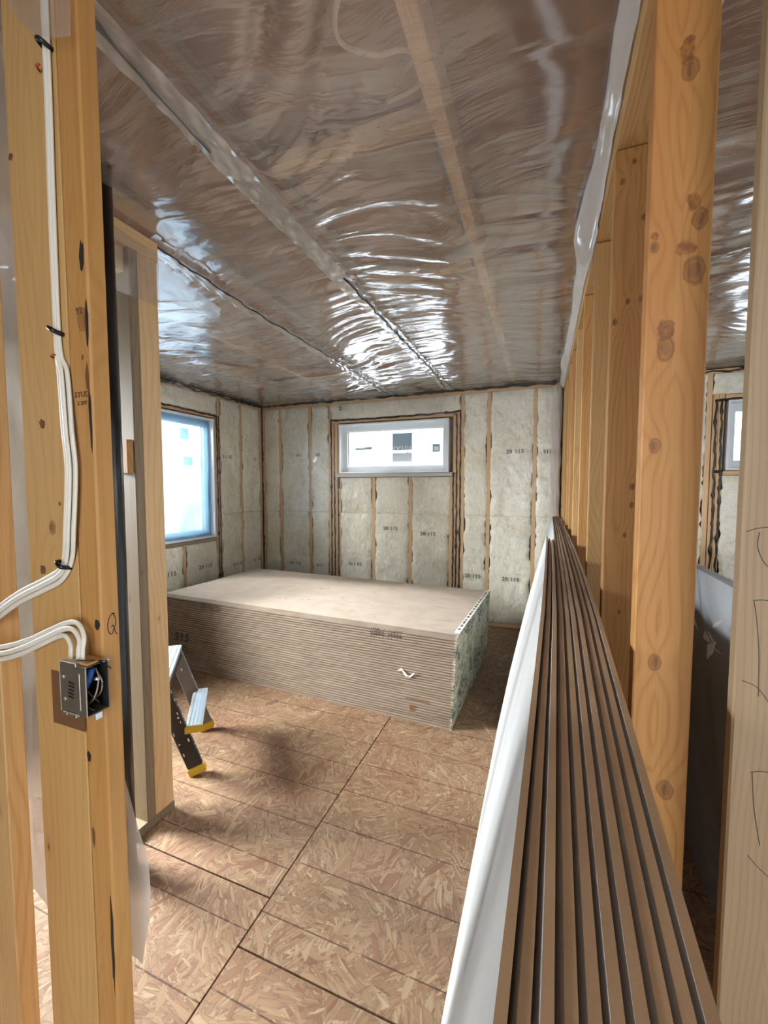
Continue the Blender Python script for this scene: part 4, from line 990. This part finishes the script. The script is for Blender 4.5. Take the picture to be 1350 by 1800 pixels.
cable([(-0.768, 0.472, 1.090), (-0.769, 0.474, 1.120), (-0.775, 0.480, 1.140), (-0.797, 0.484, 1.155), (-0.83, 0.486, 1.151), (-0.885, 0.486, 1.128), (-0.96, 0.486, 1.097), (-1.04, 0.488, 1.073), (-1.15, 0.488, 1.058)], 'white cable arching out of the steel box, just beneath the upper one')
cable([(-0.793, 0.474, 1.090), (-0.794, 0.476, 1.110), (-0.800, 0.480, 1.128), (-0.822, 0.486, 1.139), (-0.855, 0.49, 1.132), (-0.91, 0.49, 1.108), (-0.97, 0.49, 1.082), (-1.05, 0.49, 1.058), (-1.15, 0.49, 1.046)], 'white cable leaving the steel box by its rear hole, lowest of the three')

# ---- electrical box
EBL = (-0.765, 0.480, 1.060)
eb = empty('electrical_box', EBL); tag(eb, 'galvanised steel device box with wires folded inside, on the wide stud', 'electrical box')
def ebx(nm, x0, x1, y0, y1, z0, z1, mat, par=eb, bev=0.0008): return box(nm, x0, x1, y0, y1, z0, z1, mat, par, bev, rel=EBL)
BX0, BX1, BY0, BY1, BZ0, BZ1 = -0.800, -0.730, 0.460, 0.499, 1.015, 1.104
ebx('backing_pad', -0.893, -0.800, 0.4985, 0.4998, 0.952, 1.058, M['ink_brown'], bev=0.0003)
ebx('side_plate', BX0, BX1, BY0, BY0 + 0.0016, BZ0, BZ1, M['steel'])
ebx('side_plate', BX0, BX1, BY1 - 0.0016, BY1, BZ0, BZ1, M['dark'], bev=0.0004)  # plate coloured near-black to carry the shade inside the box
ebx('back_plate', BX0 - 0.0014, BX0, BY0, BY1, BZ0, BZ1, M['steel'], bev=0.0004)
ebx('top_plate', BX0, BX1, BY0 + 0.0017, BY1 - 0.0017, BZ1 - 0.0016, BZ1, M['steel'])
ebx('bottom_plate', BX0, BX1, BY0 + 0.0017, BY1 - 0.0017, BZ0, BZ0 + 0.0016, M['steel'])
ebx('side_rib', -0.752, -0.744, BY0 - 0.0022, BY0, BZ0 + 0.010, BZ1 - 0.012, M['steel'], bev=0.001)
ebx('side_flange', BX1 - 0.012, BX1 + 0.0004, BY0 - 0.0012, BY0 + 0.0002, BZ0, BZ1, M['steel'], bev=0.0004)
ebx('clamp_lip', BX0 + 0.006, -0.752, BY0 - 0.0026, BY0 + 0.004, BZ1 - 0.002, BZ1 + 0.005, M['steel'], bev=0.001)
ebx('clamp_lip', BX0 + 0.008, -0.756, BY0 - 0.0030, BY0 + 0.004, BZ0 - 0.005, BZ0 + 0.002, M['steel'], bev=0.001)
def el(x, y, z): return (x - EBL[0], y - EBL[1], z - EBL[2])
for (x, z) in ((-0.786, 1.080), (-0.784, 1.040), (-0.782, 1.013)):
    tube('screw', [el(x, BY0, z), el(x, BY0 - 0.0035, z)], [0.0036, 0.0030], M['steel'], eb, 10, 1, (0, 0, 1))
ebx('wood_chip', -0.778, -0.733, 0.4645, 0.494, BZ1 + 0.0002, BZ1 + 0.0045, M['pine_warm'], bev=0.001)
text('embossed_mark', 'IIIII', 0.020, M['dark'], eb, Matrix.Translation(el(-0.769, BY0 - 0.0005, 1.058)) @ Matrix.Rotation(math.pi / 2, 4, 'X') @ Matrix.Rotation(math.radians(84), 4, 'Z'))
ebx('cavity_shade', BX0 + 0.001, BX0 + 0.004, BY0 + 0.002, BY1 - 0.002, BZ0 + 0.002, BZ1 - 0.002, M['dark'], bev=0)  # dark sheet stands in for shade at the back of the cavity
ebx('mounting_ear', BX1 - 0.006, BX1 + 0.0005, 0.474, 0.486, BZ0 - 0.012, BZ0, M['alu'])
ebx('mounting_ear', BX1 - 0.004, BX1 + 0.006, 0.486, 0.4985, BZ1, BZ1 + 0.003, M['alu'])
tube('wire_nut', [el(-0.756, 0.470, 1.062), el(-0.748, 0.474, 1.076), el(-0.742, 0.478, 1.094)], [0.0105, 0.0085, 0.005], M['blue'], eb, 10)
for k, c in enumerate([[(-.78, .468, 1.02), (-.750, .472, 1.028), (-.736, .478, 1.045), (-.74, .488, 1.072), (-.75, .49, 1.09)], [(-.77, .466, 1.09), (-.742, .470, 1.055), (-.738, .484, 1.032), (-.75, .494, 1.022)],
                       [(-.78, .48, 1.02), (-.744, .49, 1.040), (-.738, .492, 1.068), (-.756, .486, 1.094)], [(-.77, .464, 1.045), (-.736, .466, 1.03), (-.736, .476, 1.020), (-.755, .48, 1.022)]]):
    tube('wire', spline([el(*q_) for q_ in c], 6), 0.0017, M['copper'] if k % 2 == 0 else M['dark'], eb, 6)
tube('wire_end', [el(-0.738, 0.4815, 1.074), el(-0.731, 0.4815, 1.076)], 0.0035, M['alu'], eb, 8)
for c in [[(-0.742, .486, 1.106), (-0.722, .484, 1.109), (-0.704, .480, 1.113)], [(-0.740, .487, 1.106), (-.716, .484, 1.104), (-.698, .482, 1.100)], [(-0.775, .470, 1.108), (-.752, .466, 1.112), (-.732, .478, 1.110)]]:
    tube('wire', spline([el(*q_) for q_ in c], 5), 0.0012, M['dark'], eb, 5)

# ---- plastic hanging by the near framing
def hang(name, x0, x1, zb, zt, yf, mat, lab, nx=24, nz=60, bulge=None, seed=0, group=None):
    U, V = np.meshgrid(np.linspace(0, 1, nx), np.linspace(0, 1, nz), indexing='ij')
    X = x0 + (x1 - x0) * U
    Zb = zb if np.isscalar(zb) else np.interp(U, np.linspace(0, 1, len(zb)), zb)
    Z = Zb + (zt - Zb) * V
    if bulge is not None: X = X + U * np.interp(Z, [b[0] for b in bulge], [b[1] for b in bulge])
    Y = yf + 0.014 * (vnoise(X * 14 + seed, Z * 2.2, seed) - 0.5) + 0.006 * (vnoise(X * 30, Z * 9, seed + 2) - 0.5)
    o = grid_obj(name, np.stack([X, Y, Z], -1), mat); return tag(o, lab, 'plastic sheet', group)
hang('plastic_sheet', -1.34, -0.865, [0.36, 0.40, 0.34, 0.42], 2.38, 0.60, M['poly_milky'], 'milky plastic sheet hung behind the cable studs', seed=3)
hang('plastic_sheet', -0.865, -0.835, 0.40, 1.25, 0.575, M['poly_milky'], 'milky plastic edge bulging out low behind the corner stud', nx=10, nz=70, seed=5,
     bulge=[(0.40, 0.060), (0.48, 0.078), (0.58, 0.092), (0.66, 0.088), (0.727, 0.064), (0.853, 0.028), (1.0, 0.006), (1.25, 0.0)])
hang('plastic_sheet', -0.90, -0.735, [2.26, 2.20, 2.165, 2.15], 2.40, NY - 0.016, M['poly_flap'], 'clear plastic flap folded over the top of the cable studs', nx=30, nz=20, seed=8)
# flap over the opening header
U, V = np.meshgrid(np.linspace(0, 1, 20), np.linspace(0, 1, 20), indexing='ij')
Yf = 0.72 + 0.565 * U; Zf = (2.12 + 0.03 * U) + (2.36 - 2.12 - 0.03 * U) * V
o = grid_obj('plastic_sheet', np.stack([-1.484 + 0.006 * vnoise(Yf * 12, Zf * 9, 2), Yf, Zf], -1), M['poly_flap']); tag(o, 'clear plastic strip lapped over the plumbing partition top', 'plastic sheet')
# crumpled plastic falling behind the partition corner
U, V = np.meshgrid(np.linspace(0, 1, 40), np.linspace(0, 1, 40), indexing='ij')
Xp = -1.58 - 0.10 * U; Yp = 1.30 + 0.55 * U; Zp = 2.40 - (0.05 + 0.12 * (1 - U)) * V
Xp = Xp - 0.03 * vnoise(U * 7, V * 5, 3) * V
o = grid_obj('plastic_sheet', np.stack([Xp, Yp, Zp], -1), M['poly_film']); tag(o, 'crumpled plastic edge hanging from the ceiling by partition corner', 'plastic sheet')
# bunched white plastic along the partition's top plate
ny = 240; nc = 16
t_ = np.linspace(0, 1, ny); ys = 0.55 + (4.20 - 0.55) * t_
P = np.zeros((ny, nc, 3))
for k in range(nc):
    v = k / (nc - 1)
    drop = 0.055 + 0.035 * vnoise(ys * 2.3, ys * 0 + 1, 31) + 0.05 * np.exp(-((ys - 1.75) / 0.22) ** 2)
    outx = 0.028 + 0.022 * vnoise(ys * 3.1, ys * 0 + 2, 32) + 0.030 * np.exp(-((ys - 1.8) / 0.20) ** 2)
    P[:, k, 0] = 0.157 - outx * np.sin(math.pi * min(v * 1.15, 1.0)) - 0.004 * vnoise(ys * 20, ys * 0 + v * 6, 33)
    P[:, k, 1] = ys
    P[:, k, 2] = 2.425 - (drop + 0.02) * v + 0.012 * (vnoise(ys * 7, ys * 0 + v * 4, 34) - 0.5)
o = grid_obj('plastic_sheet', P, M['poly_white']); tag(o, 'white bunched edge of plastic draped along the stud partition top plate', 'plastic sheet')
P = np.zeros((60, 8, 3)); ys = np.linspace(0.6, 2.2, 60)
for k in range(8):
    v = k / 7; P[:, k, 0] = 0.262 + 0.06 * np.sin(v * 2.2) * (1 - 0.3 * vnoise(ys * 4, ys * 0, 5)); P[:, k, 1] = ys; P[:, k, 2] = 2.425 - 0.15 * v * np.clip((1.25 - ys) * 2.2, 0.25, 1)
o = grid_obj('plastic_sheet', P, M['poly_white']); tag(o, 'white plastic lap hanging on the far side of the knotty front stud', 'plastic sheet')
P = np.zeros((40, 10, 3)); zs = np.linspace(0.3, 2.36, 40)
for k in range(10):
    v = k / 9; P[:, k, 0] = 0.145 - 0.085 * v + 0.01 * (vnoise(zs * 9, zs * 0 + v * 3, 6) - .5); P[:, k, 1] = 4.215 - 0.02 * v - 0.012 * vnoise(zs * 6, zs * 0 + v * 5, 7); P[:, k, 2] = zs
o = grid_obj('plastic_sheet', P, M['poly_milky']); tag(o, 'milky plastic edge hanging down where stud partition meets the end wall', 'plastic sheet')

# ---- work platform (small step ladder)
lad = empty('step_ladder', (-1.66, 1.5, 0)); tag(lad, 'paint spattered low work platform with yellow feet behind the stud pair', 'ladder')
LO = Vector(lad.location)
def V3(x, y, z): return Vector((x, y, z)) - LO
wv = Vector((-0.65, 0.76, 0)).normalized(); dv = Vector((-0.76, -0.65, 0)).normalized()
fA = Vector((-1.56, 1.495, 0)); fB = Vector((-1.80, 1.80, 0))
tA = Vector((-1.665, 1.375, 0.49)); tB = Vector((-1.905, 1.68, 0.49))
def rail(f, t, mat, foot='foot', lab=None):
    r_ = stick('rail', f + (t - f) * 0.02 - LO, t - LO, 0.026, 0.070, mat, lad, roll=0, bev=0.003)
    # turn so the broad side follows the depth direction
    z = (t - f).normalized(); y = (dv - z * dv.dot(z)).normalized(); x = y.cross(z)
    r_.rotation_euler = Matrix((x, y, z)).transposed().to_euler()
    if lab: r_['label'] = lab
    ft = box_mesh(0.034, 0.080, 0.045, [M['yellow']], 0.004); o = link(foot, ft, r_, (0, 0, -(t - f).length * 0.98 / 2 + 0.020)); o['label'] = 'yellow rubber foot'
    return r_
rA = rail(fA, tA, M['fibre_black'], lab='black spattered rail'); rB = rail(fB, tB, M['fibre_grey'], lab='grey rail')
# rear legs, mostly hidden by the studs
rC = rail(fA + dv * 0.52 + wv * 0.01, tA + dv * 0.20, M['fibre_grey']); rD = rail(fB + dv * 0.52, tB + dv * 0.20, M['fibre_grey'])
def slab(name, c, w, d, h, mat, lab=None):
    o = link(name, box_mesh(w, d, h, [mat], 0.003), lad, c - LO)
    o.rotation_euler = Matrix((wv, dv, Vector((0, 0, 1)))).transposed().to_euler()
    if lab: o['label'] = lab
    return o
pc = (tA + tB) / 2 + dv * 0.09 + Vector((0, 0, 0.02))
pl = slab('platform', pc, 0.46, 0.26, 0.022, M['alu'], 'ribbed aluminium standing platform')
for k in range(9):
    link('tread_rib', box_mesh(0.45, 0.006, 0.003, [M['alu']], 0.0008), pl, (0, -0.11 + k * 0.0275, 0.012))
slab('platform_apron', pc - dv * 0.125 - Vector((0, 0, 0.030)), 0.44, 0.006, 0.045, M['fibre_black'])
mid = (fA + fB) / 2 * 0.5 + (tA + tB) / 2 * 0.5
st_ = slab('step', mid - dv * 0.055, 0.40, 0.075, 0.022, M['alu'], 'aluminium step with ribbed top')
for k in range(4): link('tread_rib', box_mesh(0.39, 0.005, 0.003, [M['alu']], 0.0008), st_, (0, -0.026 + k * 0.0175, 0.012))
for s_ in (-1,):
    o = slab('step_cap', mid - dv * 0.055 + wv * s_ * 0.205, 0.014, 0.080, 0.034, M['yellow'], 'yellow end cap')
rn = random.Random(9)
for k in range(46):
    a, b = rn.uniform(.0015, .005), rn.uniform(.002, .009); zz = rn.uniform(-.21, .2)
    par_ = rA if k % 3 else rB
    if k % 2: o = box('splatter', -a, a, -0.0004, 0.0004, -b, b, M['splat'], par_, 0); o.location = (rn.uniform(-.010, .010), -0.0352, zz)
    else: o = box('splatter', -0.0004, 0.0004, -a, a, -b, b, M['splat'], par_, 0); o.location = (0.0132 if k % 4 else -0.0132, rn.uniform(-.03, .03), zz)
